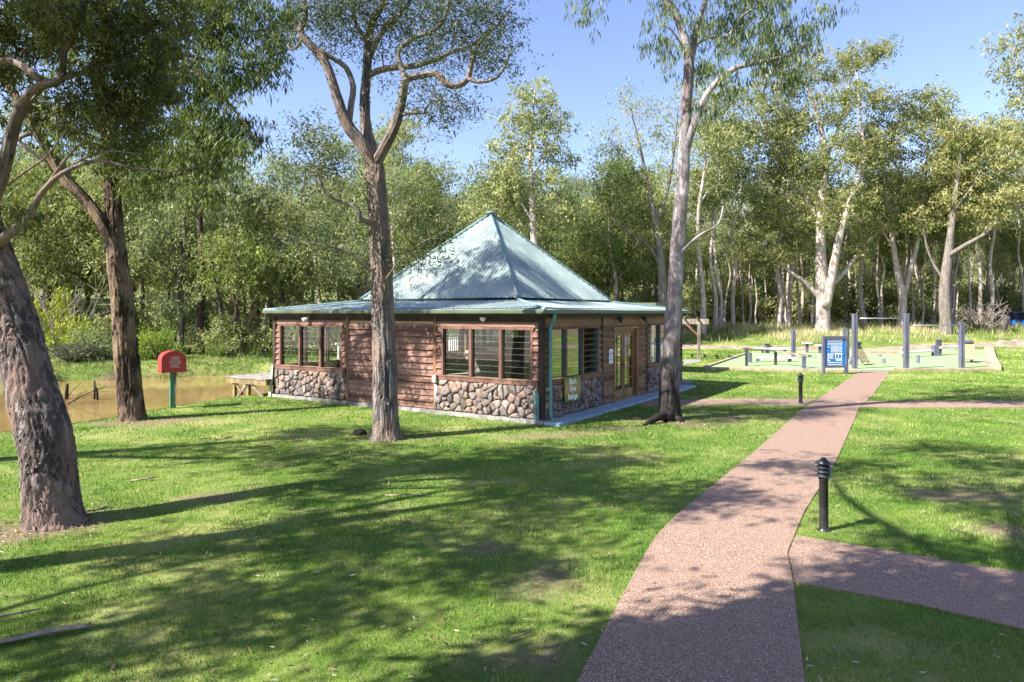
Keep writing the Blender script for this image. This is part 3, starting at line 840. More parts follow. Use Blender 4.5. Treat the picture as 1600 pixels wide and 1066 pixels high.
# ------------------------------------------------------------ deck and pergola
dk = thing('timber_deck', 'grey timber deck on braced posts reaching over the muddy pond', 'deck', (C0[0], C0[1], 0), -TH)
zt = .56
g = Geo()
for k in range(17):
    x0 = -S_ - 2.0 + k * .116; g.box(x0, x0 + .11, -.35, S_ + .6, zt - .035, zt + random.uniform(-.003, .003))
for k in range(16):
    y0 = S_ + .65 + k * .116; g.box(-S_ - 2.0, -3.2, y0, y0 + .11, zt - .035, zt)
g.build('boards', M['deck_wood'], dk)
g = Geo(); g.box(-S_ - 2.02, -S_ - .02, -.33, -.28, zt - .2, zt - .037); g.box(-S_ - 2.02, -S_ - 1.95, -.28, S_ + 2.4, zt - .2, zt - .037); g.box(-S_ - .2, -S_ - .14, -.28, S_ + 2.4, zt - .2, zt - .037)
g.build('bearers', M['olive_wood'], dk)
for x, y in ((-S_ - 1.72, -.22), (-S_ - 1.02, -.22), (-S_ - 1.9, 2.6), (-S_ - 1.9, 5.4), (-S_ - 1.9, 8.2)):
    g = Geo(); g.box(x - .05, x + .05, y - .05, y + .05, -1.4, zt - .2); g.build('post', M['olive_wood'], dk)
for a, b, mt in (((-S_ - 1.66, -.235, .36), (-S_ - 1.06, -.235, -.22), 'olive_wood'), ((-S_ - 1.66, -.29, -.25), (-S_ - 1.06, -.29, .34), 'weathered'), ((-S_ - .85, -.25, .36), (-S_ - .12, -.25, -.12), 'weathered')):
    g = Geo(); g.bar(a, b, .035, .085); g.build('brace', M[mt], dk)
g = Geo()
for y in np.arange(-.0, S_ + 2.4, .16): g.box(-S_ - 1.95, -S_ - 1.92, y, y + .06, zt + .1, zt + .82) if y > 4.2 else None
g.box(-S_ - 1.97, -S_ - 1.91, 4.2, S_ + 2.36, zt + .83, zt + .88); g.box(-S_ - 1.96, -S_ - 1.92, 4.2, S_ + 2.36, zt + .05, zt + .10)
g.build('railing', M['white'], dk)

pg_top = 2.08
p1 = G(1092, 562.5); p2 = p1 + np.array([p1[0], p1[1], 0]) / np.hypot(p1[0], p1[1]) * 2.4; q1 = np.array([*(p1[:2] + lv * 4.6), 0]); q2 = np.array([*(p2[:2] + lv * 4.6), 0])
pgo = thing('pergola', 'weathered timber pergola with braced posts behind the building', 'pergola', (p1[0], p1[1], 0))
o_ = np.array([p1[0], p1[1], 0])
for p in (p1, p2, q1, q2):
    b = p - o_; g = Geo(); g.box(b[0] - .065, b[0] + .065, b[1] - .065, b[1] + .065, -.05, pg_top - .1); g.build('post', M['weathered'], pgo)
g = Geo()
for a, b in ((p1, q1), (p2, q2)):
    d = np.array([*(lv), 0]) * .55; g.bar(a - o_ - d + [0, 0, pg_top], b - o_ + [0, 0, pg_top], .07, .26)
g.build('beams', M['weathered'], pgo)
g = Geo()
for t in np.linspace(.02, .98, 7):
    a = p1 + (q1 - p1) * t; b = p2 + (q2 - p2) * t; e = (p2 - p1) / 2.4 * .4; g.bar(a - o_ - e + [0, 0, pg_top + .19], b - o_ + e + [0, 0, pg_top + .19], .05, .12)
g.build('rafters', M['weathered'], pgo)
for p in (p1, p2):
    g = Geo(); d = np.array([*(lv * .75), 0]); g.bar(p - o_ + [0, 0, 1.3], p - o_ + d + [0, 0, pg_top - .1], .06, .08); g.build('brace', M['post_wood'], pgo)
# low flat roof showing past the eave behind
sh = thing('flat_shelter', 'low flat roofed shelter edge showing behind the building eave', 'shelter', (*bl(2.2, S_ + 4.6), 0), -TH)
g = Geo(); g.box(-4.2, .1, -1.4, 1.6, 2.92, 2.98); g.box(-4.2, .1, -1.42, -1.38, 2.86, 2.99); g.build('roof', M['gutter'], sh)
for x, y in ((-.1, -1.2), (-4.0, -1.2), (-.1, 1.4), (-4.0, 1.4)):
    g = Geo(); g.box(x - .05, x + .05, y - .05, y + .05, -.05, 2.92); g.build('post', M['weathered'], sh)

# ------------------------------------------------------------ fire hose box
hp = G(269, 638)
hs = thing('fire_hose_box', 'red arched fire hose reel box on a green post at the pond edge', 'fire hose', (hp[0], hp[1], tz(hp[0], hp[1])), math.radians(40))
g = Geo(); g.box(-.055, .035, -.045, .045, -.3, 1.02); g.build('post', M['green_post'], hs)
g = Geo(); g.tube([(.075, 0, -.3), (.075, 0, 1.0)], .028, 10); g.build('pipe', M['steel'], hs)
w2, hb, ha = .31, .98, 1.56
out = [(-w2, hb), (w2, hb)] + [(w2 * math.cos(t), ha - .24 + .24 * math.sin(t)) for t in np.linspace(.0, PI, 15)]
out = np.array(out); k = len(out)
g = Geo()
back = out.copy(); 
v = np.concatenate([np.column_stack([out[:, 0], np.full(k, -.20), out[:, 1]]), np.column_stack([out[:, 0] * .97 - .0, np.full(k, .24), out[:, 1]])])
g.add(v, [tuple(range(k))]); g.add(v, [tuple(range(2 * k - 1, k - 1, -1))])
for i in range(k): g.add(v[[i, k + i, k + (i + 1) % k, (i + 1) % k]], [(0, 1, 2, 3)], 0, False)
g.build('cover', M['red'], hs, recalc=True, bevel=.012)
g = Geo(); M4 = Matrix(((1, 0, 0, 0), (0, 0, -1, -.206), (0, 1, 0, 0), (0, 0, 0, 1)))
for tx, z in (('FIRE', 1.36), ('HOSE', 1.255), ('REEL', 1.15)): add_text(g, tx, .118, Matrix.Translation((.03, 0, z)) @ M4, 0, .004)
g.build('lettering', M['red_letter'], hs)

# ------------------------------------------------------------ bollard lights
def bollard(loc, label):
    b = thing('bollard_light', label, 'bollard', loc, 0, 'black bollard lights along the path')
    g = Geo(); g.lathe([(.075, .0), (.075, .012), (.055, .02), (.052, .03), (.052, .60), (.058, .605), (.058, .63), (.0, .632)], n=20); g.build('pole', M['black'], b)
    g = Geo()
    for z in (.655, .705, .755): g.lathe([(.055, z + .035), (.088, z), (.092, z - .004), (.086, z - .006), (.05, z + .016)], n=24)
    for k in range(4):
        a = k * PI / 2 + .4; g.tube([(.052 * math.cos(a), .052 * math.sin(a), .62), (.052 * math.cos(a), .052 * math.sin(a), .80)], .007, 6)
    g.build('louvres', M['black'], b)
    g = Geo(); g.lathe([(.03, .63), (.032, .8), (.0, .8)], n=14); g.build('lamp', M['lamp_glass'], b)
    g = Geo(); g.lathe([(.05, .79), (.095, .80), (.097, .806), (.045, .84), (.02, .868), (.0, .872)], n=24); g.build('cap', M['black'], b)
    return b
B1 = bollard(tuple(G(1287, 829)), 'black louvred bollard light beside the junction of the two paths, nearest the camera')
B2 = dup(B1, tuple(G(1251, 631)), .5, 1.0, 'smaller looking far bollard light on the grass below the blue information board')

# ------------------------------------------------------------ exercise court furniture
def on(px, py): p = G(px, py); return (p[0], p[1], .03)
# information board
a = G(1286.5, 585); b = G(1322.5, 584.5)
mid = (a + b) / 2; ang = math.atan2(b[1] - a[1], b[0] - a[0]); wd = np.hypot(*(b - a)[:2])
ib = thing('information_board', 'blue exercise information board in a grey frame at the path end', 'sign', (mid[0], mid[1], 0), ang)
g = Geo()
for s in (-1, 1):
    g = Geo(); g.box(s * wd / 2 - .055, s * wd / 2 + .055, -.06, .06, -.2, 1.60); g.build('post', M['slate'], ib, bevel=.008)
g = Geo(); g.box(-wd / 2 + .055, wd / 2 - .055, -.055, .055, 1.475, 1.595); g.build('rail', M['slate'], ib)
g = Geo(); g.box(-wd / 2 + .055, wd / 2 - .055, -.055, .055, .27, .36); g.build('rail', M['slate'], ib)
g = Geo(); g.box(-wd / 2 + .055, wd / 2 - .055, -.02, .01, .362, 1.473); y0, y1 = -.0235, -.0215
def blk(x0, x1, z0, z1): g.box(x0, x1, y0, y1, z0, z1, None, 1)
x0, x1 = -.36, .33
for k in range(11): blk(x0 + k * .064, x0 + k * .064 + .052, 1.365, 1.445)
def lines(xa, xb, za, zb, nl, rag=.06):
    for k in range(nl):
        z = za + (zb - za) * k / max(1, nl - 1); xx = xa
        while xx < xb - rag * random.random():
            w = random.uniform(.025, .07); blk(xx, min(xb, xx + w), z - .009, z + .009); xx += w + .012
lines(x0, x1, 1.31, 1.245, 3); lines(-.2, x1, 1.19, .93, 9); lines(x0, -.24, 1.17, 1.14, 2); lines(x0, -.28, .985, .985, 1); lines(x0, -.06, .87, .65, 8)
# pull-up bar pictogram panel
blk(-.02, x1, .83, .885); blk(-.0, .03, .66, .83); blk(.13, .16, .66, .83); blk(.27, .30, .66, .83); blk(.0, .3, .62, .655); blk(.03, x1 - .02, .565, .60)
blk(x0, -.30, .545, .62); blk(-.28, -.22, .545, .59); lines(x0, x1, .50, .475, 2); lines(x0, x1, .405, .39, 2)
g.build('panel', [M['blue'], M['white']], ib)

# pull-up bars
pu = [(G(1335.5, 577), 2.50), (G(1416, 577), 2.52), (G(1502.5, 576), 2.12)]
o_ = np.array([pu[1][0][0], pu[1][0][1], .03])
pl = thing('pull_up_station', 'grey three post pull up station with two steel bars', 'pull-up bars', tuple(o_))
for p, h in pu:
    q = p - o_; g = Geo()
    g.box(q[0] - .098, q[0] - .012, q[1] - .09, q[1] + .09, -.08, h); g.box(q[0] + .012, q[0] + .098, q[1] - .09, q[1] + .09, -.08, h); g.box(q[0] - .012, q[0] + .012, q[1] - .06, q[1] + .06, -.08, h - .02)
    g.build('post', M['slate'], pl, bevel=.008)
for (pa, pb), z in (((pu[0][0], pu[1][0]), 2.32), ((pu[1][0], pu[2][0]), 2.0)):
    g = Geo(); g.tube([pa - o_ + [.1, 0, z], pb - o_ + [-.1, 0, z]], .024, 10); g.build('bar', M['steel'], pl)

# sloping hand rail on three posts
rp_ = [(G(1166.5, 573), .80), (G(1212, 571.5), .66), (G(1256, 577), .57)]
o_ = np.array([*rp_[1][0][:2], .03])
hr = thing('sloping_rail', 'long sloping grey timber rail on three posts at the court front edge', 'exercise rail', tuple(o_))
for (p, h), w in zip(rp_, (.06, .055, .075)):
    q = p - o_; g = Geo(); g.box(q[0] - w, q[0] + w, q[1] - w, q[1] + w, -.08, h); g.build('post', M['slate' if w > .07 else 'slate_dark'], hr)
g = Geo(); e0 = rp_[0][0] - o_ + [-.2, .05, .86]; e1 = rp_[1][0] - o_ + [0, 0, .71]; e2 = rp_[2][0] - o_ + [.25, -.05, .61]
g.bar(e0, e1, .20, .075); g.bar(e1, e2, .20, .075); g.build('rail', M['weathered'], hr)

def low_bench(name, label, pa, pb, z, posts, w=.3, mat='white_top', cat='bench', th=.07):
    """plank between two ground points with listed posts (t along, height)"""
    pa = np.array(pa); pb = np.array(pb); o_ = np.array([*((pa + pb) / 2)[:2], .03])
    t = thing(name, label, cat, tuple(o_))
    g = Geo(); g.bar(pa - o_ + [0, 0, z - .03], pb - o_ + [0, 0, z - .03], w, th); g.build('plank', M[mat], t, bevel=.008)
    for tt, h, hw in posts:
        q = pa + (pb - pa) * tt - o_; g = Geo(); g.box(q[0] - hw, q[0] + hw, q[1] - hw, q[1] + hw, -.08, h if h else z - .03 - th / 2 - .002 - .03); g.build('post', M['slate'], t)
    return t
low_bench('low_bench', 'low pale topped bench standing just behind the sloping rail', G(1183, 566), G(1243, 566.5), .27, [(.015, 0, .07), (.85, 0, .07)], .34)
low_bench('sit_up_bench', 'pale topped bench at the back left of the court, beside a short dark post', G(1177, 552.5), G(1237, 553.5), .36, [(.25, 0, .06), (.82, 0, .07)], .36)
g = Geo(); p = G(1194.5, 552); g.box(-.10, .10, -.10, .10, -.08, .55); g.box(-.17, .17, -.13, .13, .55, .60); g.tube([(-.22, -.12, .44), (.22, -.12, .44)], .05, 10)
o = g.build('foot_hold_post', M['slate_dark']); o.location = (p[0], p[1] - .5, .03); tag(o, 'short dark post with padded cross bar in front of the back left bench', 'exercise post')
def post(name, label, px, py, h, hw, mat='slate', cat='post', grp=None, twin=0.0):
    p = G(px, py); g = Geo()
    if twin:
        g.box(-hw, -twin, -hw, hw, -.08, h); g.box(twin, hw, -hw, hw, -.08, h); g.box(-twin, twin, -hw * .6, hw * .6, -.08, h - .02)
    else: g.box(-hw, hw, -hw, hw, -.08, h)
    o = g.build(name, M[mat], bevel=.01); o.location = (p[0], p[1], .03); return tag(o, label, cat, grp)
post('timber_post', 'short grey post left of the low bench behind the sloping rail', 1172.3, 567.5, .50, .075)
post('timber_post', 'tall single grey post between the low bench and the blue board', 1239.7, 560.5, 1.60, .105, 'slate', 'post', None, .012)
t_ = thing('twin_post', 'pair of tall posts, one grey and one dark, behind the blue board', 'posts', on(1322, 562))
g = Geo(); g.box(-.16, -.02, -.07, .07, -.08, 1.72); g.build('post', M['slate'], t_); g = Geo(); g.box(.05, .15, -.07, .07, -.08, 1.66); g.build('post', M['slate_dark'], t_)
g = Geo(); g.box(-.02, .05, -.05, .05, 1.2, 1.66); g.build('spacer', M['steel'], t_)
def step_top(label, px, py, h, hw):
    t = thing('step_platform', label, 'exercise step', on(px, py))
    g = Geo(); g.box(-.07, .07, -.07, .07, -.08, h - .08); g.build('post', M['slate'], t); g = Geo(); g.box(-hw, hw, -.2, .2, h - .08, h); g.build('top', M['white_top'], t, bevel=.01)
step_top('high pale topped step on one post, left of the blue board', 1261, 552, .66, .25)
step_top('pale topped step on one post, half hidden by the blue board', 1281, 553, .53, .25)

def incline(label, px, py, rz, flip=1):
    t = thing('incline_board', label, 'exercise bench', on(px, py), rz)
    g = Geo()
    for k in range(5): 
        y = -.30 + k * .125; g.bar((-.36, y, .16), (.16, y, 1.0), .11, .05, up=(.75, 0, -.5))
    g.build('slats', M['khaki'], t)
    g = Geo(); g.bar((-.38, -.26, .115), (.17, -.26, .955), .05, .06); g.bar((-.38, .24, .115), (.17, .24, .955), .05, .06); g.bar((.02, -.30, .66), (.02, .28, .66), .06, .05); g.build('frame', M['slate_dark'], t)
    for y in (-.26, .24):
        g = Geo(); g.bar((.06, y, .78), (.30, y, -.06), .07, .07); g.build('leg', M['slate'], t)
    g = Geo(); g.tube([(.10, -.34, 1.04), (.10, .34, 1.04)], .085, 12); g.build('head_pad', M['slate'], t)
    g = Geo(); g.tube([(.16, -.22, 1.02), (.2, -.22, 1.24), (.2, 0, 1.3), (.2, .2, 1.24), (.16, .2, 1.02)], .025, 8); g.build('handle', M['chrome'], t)
    return t
incline('slatted incline bench beside the left post of the pull up station', 1341, 571, math.radians(122))
incline('slatted incline bench beside the right post of the pull up station', 1509, 567, math.radians(62))
def stump(label, px, py, h, r):
    g = Geo(); g.lathe([(r, -.08), (r, h - .012), (r - .012, h), (0, h)], n=16); o = g.build('step_stump', M['slate']); p = G(px, py); o.location = (p[0], p[1], .03); tag(o, label, 'stump', 'round step stumps on the court')
stump('short round grey stump on the court, left of the middle pull up post', 1381, 568.5, .24, .075)
stump('taller round grey stump on the court, right of the middle pull up post', 1434.5, 568.3, .40, .075)
stump('smallest round stump on the court, farther back near the pale edging', 1375, 558, .12, .09)
low_bench('balance_beam', 'long pale balance beam right of the middle pull up post', G(1408, 560), G(1463, 556.5), .34, [(.08, .55, .06)], .22, 'white_top', 'balance beam', .09)
low_bench('balance_beam', 'higher grey balance beam behind the right pull up post', G(1468, 556), G(1504, 554), .52, [(.9, 0, .07)], .22, 'white_top', 'balance beam', .09)
post('step_post', 'square post with pale top at the balance beam end', 1461.5, 557, .62, .15, 'slate', 'post')
post('step_post', 'tallest square post where the two balance beams meet', 1466.5, 555.5, .93, .12, 'slate_dark', 'post')

# timber edging: each sleeper run is its own thing
def sleeper(label, pts, w=.15, h=.06):
    pts = [np.array([*p[:2], 0]) for p in pts]; o_ = pts[0].copy(); g = Geo()
    for a, b in zip(pts, pts[1:]): g.bar(a - o_ + [0, 0, h / 2], b - o_ + [0, 0, h / 2], w, h + .1)
    o = g.build('timber_edging', M['sleeper']); o.location = tuple(o_); tag(o, label, 'edging', 'timber sleepers edging the court')
sleeper('sleeper edging along the court front, left of the path', [G(1100, 577), G(1256, 581), G(1344, 582)])
sleeper('sleeper edging along the court front, right of the path', [G(1394, 579.5), G(1551, 579.5)])
sleeper('wide pale sleeper edging down the right end of the court', [G(1554, 578.5), G(1548, 563.4)], .5, .17)
sleeper('wide pale sleeper edging at the far right corner of the court', [G(1547.9, 563), G(1545, 546.5)], .5, .17)
sleeper('sleeper edging running back along the left side of the court', [G(1101, 576), G(1165, 554)])
sleeper('far sleeper edging behind the round stumps', [G(1330, 553), G(1414, 553.5)], .3, .12)

# ------------------------------------------------------------ car at the right edge
cx, cy = 44.9, 58.5
cz = tz(cx, cy)
car = thing('parked_car', 'blue station wagon with roof bars parked at the edge of the woods', 'car', (cx, cy, cz), math.radians(18))
def loft(g, secs, mi=0):
    """cross sections along local Y: (y, [(x,z)...]) half profile mirrored"""
    rings = []
    for y, pr in secs:
        full = [(x, z) for x, z in pr] + [(-x, z) for x, z in pr[::-1]]
        rings.append(np.array([(x, y, z) for x, z in full]))
    k = len(rings[0]); v = np.concatenate(rings); ii = np.arange(k); jn = (ii + 1) % k
    for r in range(len(rings) - 1): g.add(v, np.stack([r * k + ii, (r + 1) * k + ii, (r + 1) * k + jn, r * k + jn], 1), mi, True)
    g.add(rings[0], [tuple(range(k))], mi); g.add(rings[-1], [tuple(range(k - 1, -1, -1))], mi)
g = Geo()
low = lambda w, z0, z1: [(w * .9, z0), (w, z0 + .12), (w, z1 - .18), (w * .95, z1 - .03), (w * .85, z1)]
loft(g, [(-2.2, low(.78, .42, .78)), (-2.1, low(.86, .30, .92)), (-1.3, low(.91, .26, 1.0)), (0, low(.91, .26, 1.02)), (1.5, low(.91, .26, 1.02)), (2.15, low(.86, .30, .98)), (2.25, low(.80, .42, .90))])
body = g.build('body', M['car_blue'], car, recalc=True)
g = Geo(); cab = lambda w0, w1, z: [(w0, .98), (w0 * .97, 1.05), ((w0 + w1) / 2, (1.0 + z) / 2), (w1, z - .06), (w1 * .85, z)]
loft(g, [(-1.25, cab(.80, .80, 1.05)), (-.62, cab(.84, .66, 1.52)), (.2, cab(.85, .68, 1.60)), (1.6, cab(.84, .67, 1.57)), (2.1, cab(.80, .74, 1.08))])
g.build('cabin', M['car_glass'], car, recalc=True)
g = Geo(); loft(g, [(-.66, [(.67, 1.50), (.66, 1.54), (.5, 1.56)]), (.2, [(.70, 1.57), (.68, 1.62), (.5, 1.64)]), (1.62, [(.68, 1.54), (.67, 1.59), (.5, 1.61)])]); g.build('roof_panel', M['car_blue'], car, recalc=True)
g = Geo()
for s in (-1, 1):
    g.bar((s * .80, -1.22, 1.03), (s * .65, -.62, 1.53), .05, .05); g.bar((s * .84, .35, 1.02), (s * .68, .3, 1.58), .08, .05); g.bar((s * .80, 2.08, 1.05), (s * .66, 1.62, 1.55), .09, .06)
g.build('pillars', M['car_blue'], car)
for s in (-1, 1):
    g = Geo(); g.tube([(s * .62, -.3, 1.70), (s * .62, 1.5, 1.68)], .02, 8); g.bar((s * .62, -.25, 1.6), (s * .62, -.25, 1.7), .03, .03); g.bar((s * .62, 1.4, 1.58), (s * .62, 1.4, 1.68), .03, .03); g.build('roof_bar', M['chrome'], car)
    g = Geo(); g.box(s * .68 - .14, s * .68 + .14, -2.215, -2.08, .66, .80); g.build('headlight', M['lamp_glass'], car, bevel=.02)
    g = Geo(); g.box(s * .97 - .08, s * .97 + .08, -.98, -.86, 1.0, 1.13); g.build('mirror', M['car_blue'], car, bevel=.02)
g = Geo(); g.box(-.82, .82, -2.30, -2.16, .40, .58); g.build('bumper', M['chrome'], car, bevel=.04)
g = Geo(); g.box(-.48, .48, -2.235, -2.15, .62, .78); g.build('grille', M['chrome'], car)
for sx in (-1, 1):
    for y in (-1.4, 1.35):
        g = Geo(); g.tube([(sx * .72, y, .32), (sx * .93, y, .32)], .32, 20); wh = g.build('tyre', M['tyre'], car)
        g = Geo(); g.tube([(sx * .925, y, .32), (sx * .94, y, .32)], .2, 14); g.build('rim', M['chrome'], wh)

# ============================================================ vegetation
def spline(P, step):
    """Catmull-Rom resample of rows (x,y,z,r)"""
    P = np.asarray(P, float)
    Q = np.vstack([2 * P[0] - P[1], P, 2 * P[-1] - P[-2]]); out = []
    for i in range(1, len(Q) - 2):
        p0, p1, p2, p3 = Q[i - 1:i + 3]; L = np.linalg.norm(p2[:3] - p1[:3]); k = max(2, int(L / step))
        for t in np.linspace(0, 1, k, endpoint=False):
            out.append(.5 * ((2 * p1) + (-p0 + p2) * t + (2 * p0 - 5 * p1 + 4 * p2 - p3) * t * t + (-p0 + 3 * p1 - 3 * p2 + p3) * t ** 3))
    out.append(P[-1]); out = np.array(out); out[:, 3] = np.maximum(out[:, 3], .004)
    return out

def leaf_geo(cent, rng, L, Wd, droop, tones, spread_dir=None):
    N = len(cent)
    d = rng.normal(0, 1, (N, 3)); d /= np.linalg.norm(d, axis=1)[:, None]
    d = d * (1 - droop) + np.array([0, 0, -1.]) * droop; d /= np.linalg.norm(d, axis=1)[:, None]
    s = np.cross(d, rng.normal(0, 1, (N, 3))); s /= np.linalg.norm(s, axis=1)[:, None]
    q = rng.uniform(.45, 1.5, N)[:, None]; l = L * q * rng.uniform(.8, 1.2, N)[:, None]; w = Wd * q ** .6 * rng.uniform(.7, 1.3, N)[:, None]
    mid = cent + d * l * .45
    v = np.stack([cent, mid + s * w / 2, cent + d * l, mid - s * w / 2], 1).reshape(-1, 3)
    f = np.arange(4 * N).reshape(N, 4)
    return v, f, tones

def grow(limbs, targets, rng, node_from=0.3, k1=.011, tipr=.006, sides=5, bow=.10, seg=.45, gt=None):
    """attach every target to the nearest branch already grown; returns the branches drawn"""
    nodes = []; nr = []
    for L in limbs:
        a = int(len(L) * node_from) if L is limbs[0] else 1
        nodes.append(L[a:, :3]); nr.append(L[a:, 3])
    nodes = np.concatenate(nodes); nr = np.concatenate(nr)
    T = np.asarray(targets); dist = np.min(np.linalg.norm(T[:, None, :] - nodes[None], axis=2), axis=1)
    order = np.argsort(dist)
    branches = []
    for t in T[order]:
        dv = nodes - t; dd = np.linalg.norm(dv, axis=1) + .5 * np.maximum(0, dv[:, 2]) 
        i = int(np.argmin(dd)); p0 = nodes[i]; ln = np.linalg.norm(t - p0)
        if ln < .05: continue
        k = max(3, int(ln / seg) + 2); s = np.linspace(0, 1, k)[:, None]
        side = rng.normal(0, 1, 3); path = p0 + (t - p0) * s + np.array([0, 0, 1.]) * ln * bow * np.sin(PI * s) * rng.uniform(-.4, 1.4) + side * ln * .07 * np.sin(PI * s) + rng.normal(0, .03 * ln, (k, 3)) * np.sin(PI * s)
        r0 = min(nr[i] * .72, k1 * ln + tipr * 1.3); r0 = max(r0, tipr)
        rad = np.linspace(r0, tipr * .7, k)
        branches.append((path, rad))
        nodes = np.vstack([nodes, path[1:]]); nr = np.concatenate([nr, rad[1:]])
    return branches

def blob_targets(blobs, rng):
    out = []
    for c, r, n in blobs:
        c = np.array(c); r = np.array(r)
        p = rng.normal(0, 1, (n, 3)); p /= np.linalg.norm(p, axis=1)[:, None]
        p *= rng.uniform(.35, 1, n)[:, None] ** .6
        out.append(c + p * r)
    return np.concatenate(out)

def tree_meshes(name, limbs, blobs, rng, bark, leaf, leafL, leafW, per, cr, droop=.55, sub=6, rough=0.0, step=.3, sides=12, k1=.011, tipr=.006,
                tone_c=.5, tone_s=.2, flakes=0, node_from=.3, flat=.75, bow=.1, flare=0.0):
    limbs = [spline(L, step if (i == 0 or step > .2) else .12) for i, L in enumerate(limbs)]
    g = Geo()
    for li, L in enumerate(limbs):
        n_ = sides if li == 0 else (max(6, sides // 2) if sides < 30 else (36 if L[0, 3] > .1 else 12))
        R = np.repeat(L[:, 3:4], n_, 1)
        a = np.linspace(0, 2 * PI, n_, endpoint=False)
        ft = None
        if rough and (isinstance(rough, float) or L[0, 3] < .1):
            P = np.stack([np.cos(a)[None, :] * L[:, 3:4] * 7 + L[:, 0:1] * 3, np.sin(a)[None, :] * L[:, 3:4] * 7 + L[:, 1:2] * 3, np.repeat(L[:, 2:3] * 1.7, n_, 1)], -1)
            R = R * (1 + .07 * (fbm(P, 11, 3) - .5) * 2)
        elif rough:
            fh, fz, amp = rough
            P = np.stack([np.cos(a)[None, :] * L[:, 3:4], np.sin(a)[None, :] * L[:, 3:4], np.repeat(L[:, 2:3], n_, 1)], -1)
            big = fbm(P * (5, 5, 1.6), 17, 2) - .5; f_ = fbm(P * (fh, fh, fz) + big[..., None] * 1.5, 19, 3)
            rid = np.abs(f_ - .5) * 2; rid = sstep(.0, .28, rid)
            R = R + (rid - .7) * amp * np.minimum(1, L[:, 3:4] / .15) + big * .12 * L[:, 3:4]
            q_ = rid * .5; ft = (.25 * (q_[:-1] + q_[1:]) + .25 * (np.roll(q_, -1, 1)[:-1] + np.roll(q_, -1, 1)[1:])).ravel()
        if flare and li == 0:
            h = L[:, 2:3] - L[0, 2]; R = R * (1 + flare * np.exp(-h / .22) * (.55 + .45 * np.sin(a * 5 + 1.3 + np.sin(a * 2))[None, :]))
        g.tube(L[:, :3], R, n_, 0, True, cap=n_ <= 24, tone=ft)
    T = blob_targets(blobs, rng)
    br = grow(limbs, T, rng, node_from, k1, tipr, bow=bow)
    for path, rad in br: g.tube(path, rad, 6 if rad[0] > .03 else 4, 0, True, cap=False)
    if flakes:
        L = limbs[0]; idx = rng.integers(0, max(2, int(len(L) * .75)), flakes); a = rng.uniform(0, 2 * PI, flakes)
        o = np.stack([np.cos(a), np.sin(a), 0 * a], 1); c = L[idx, :3] + o * L[idx, 3:4] * .97 + rng.normal(0, .03, (flakes, 3)) * [0, 0, 1]
        tdir = np.stack([-np.sin(a), np.cos(a), 0 * a], 1)
        d = np.array([0, 0, -1.]) + o * rng.uniform(.1, .7, flakes)[:, None] + tdir * rng.normal(0, .35, flakes)[:, None]; d /= np.linalg.norm(d, axis=1)[:, None]
        l = rng.uniform(.02, .11, flakes)[:, None] * rng.uniform(.5, 1, flakes)[:, None]; w = rng.uniform(.006, .024, flakes)[:, None]
        v = np.stack([c - tdir * w, c + tdir * w, c + d * l + tdir * w * .4, c + d * l - tdir * w * .4], 1).reshape(-1, 3)
        g.add(v, np.arange(4 * flakes).reshape(-1, 4), 0, False)
    tm = g.mesh(name + '_trunk', bark, tone=True)
    # leaf sprays hang round the twig ends
    ends = np.array([b[0][-1] for b in br] + [b[0][int(len(b[0]) * .6)] for b in br if len(b[0]) > 4])
    ct = np.clip(rng.normal(tone_c, tone_s * .8, len(ends)), 0, 1)
    sc = np.repeat(ends, sub, 0) + rng.normal(0, 1, (len(ends) * sub, 3)) * cr * np.array([1, 1, flat])
    stn = np.repeat(ct, sub) + rng.normal(0, .08, len(sc))
    m = max(1, per // sub)
    lc = np.repeat(sc, m, 0) + rng.normal(0, 1, (len(sc) * m, 3)) * cr * .32 * np.array([1, 1, .9])
    tn = np.clip(np.repeat(stn, m) + rng.normal(0, .10, len(lc)), 0, 1)
    g2 = Geo(); v, f, t = leaf_geo(lc, rng, leafL, leafW, droop, tn); g2.add(v, f, 0, False, t)
    cm = g2.mesh(name + '_crown', leaf, tone=True)
    return tm, cm

def plant(root_name, label, cat, loc, tm, cm, group=None, rz=0.0, sc=1.0):
    t = thing(root_name, label, cat, loc, rz, group); t.scale = (sc, sc, sc)
    mesh_obj('trunk', tm, t); mesh_obj('crown', cm, t); return t

def pxlimb(rows, Y0, base, rs=1.0):
    """rows (px,py,dY,r) -> local metres round the base point"""
    out = []
    for px, py, dY, r in rows:
        p = at(px, py, Y0 + dY) - base; out.append((*p, r * rs))
    return out
def pxblobs(rows, Y0, base, mul=1.0):
    out = []
    for px, py, dY, rx, ry, n in rows:
        Yv = Y0 + dY; out.append((at(px, py, Yv) - base, (rx / F * Yv, max(.35, .8 * rx / F * Yv), ry / F * Yv), int(n * mul + .5)))
    return out

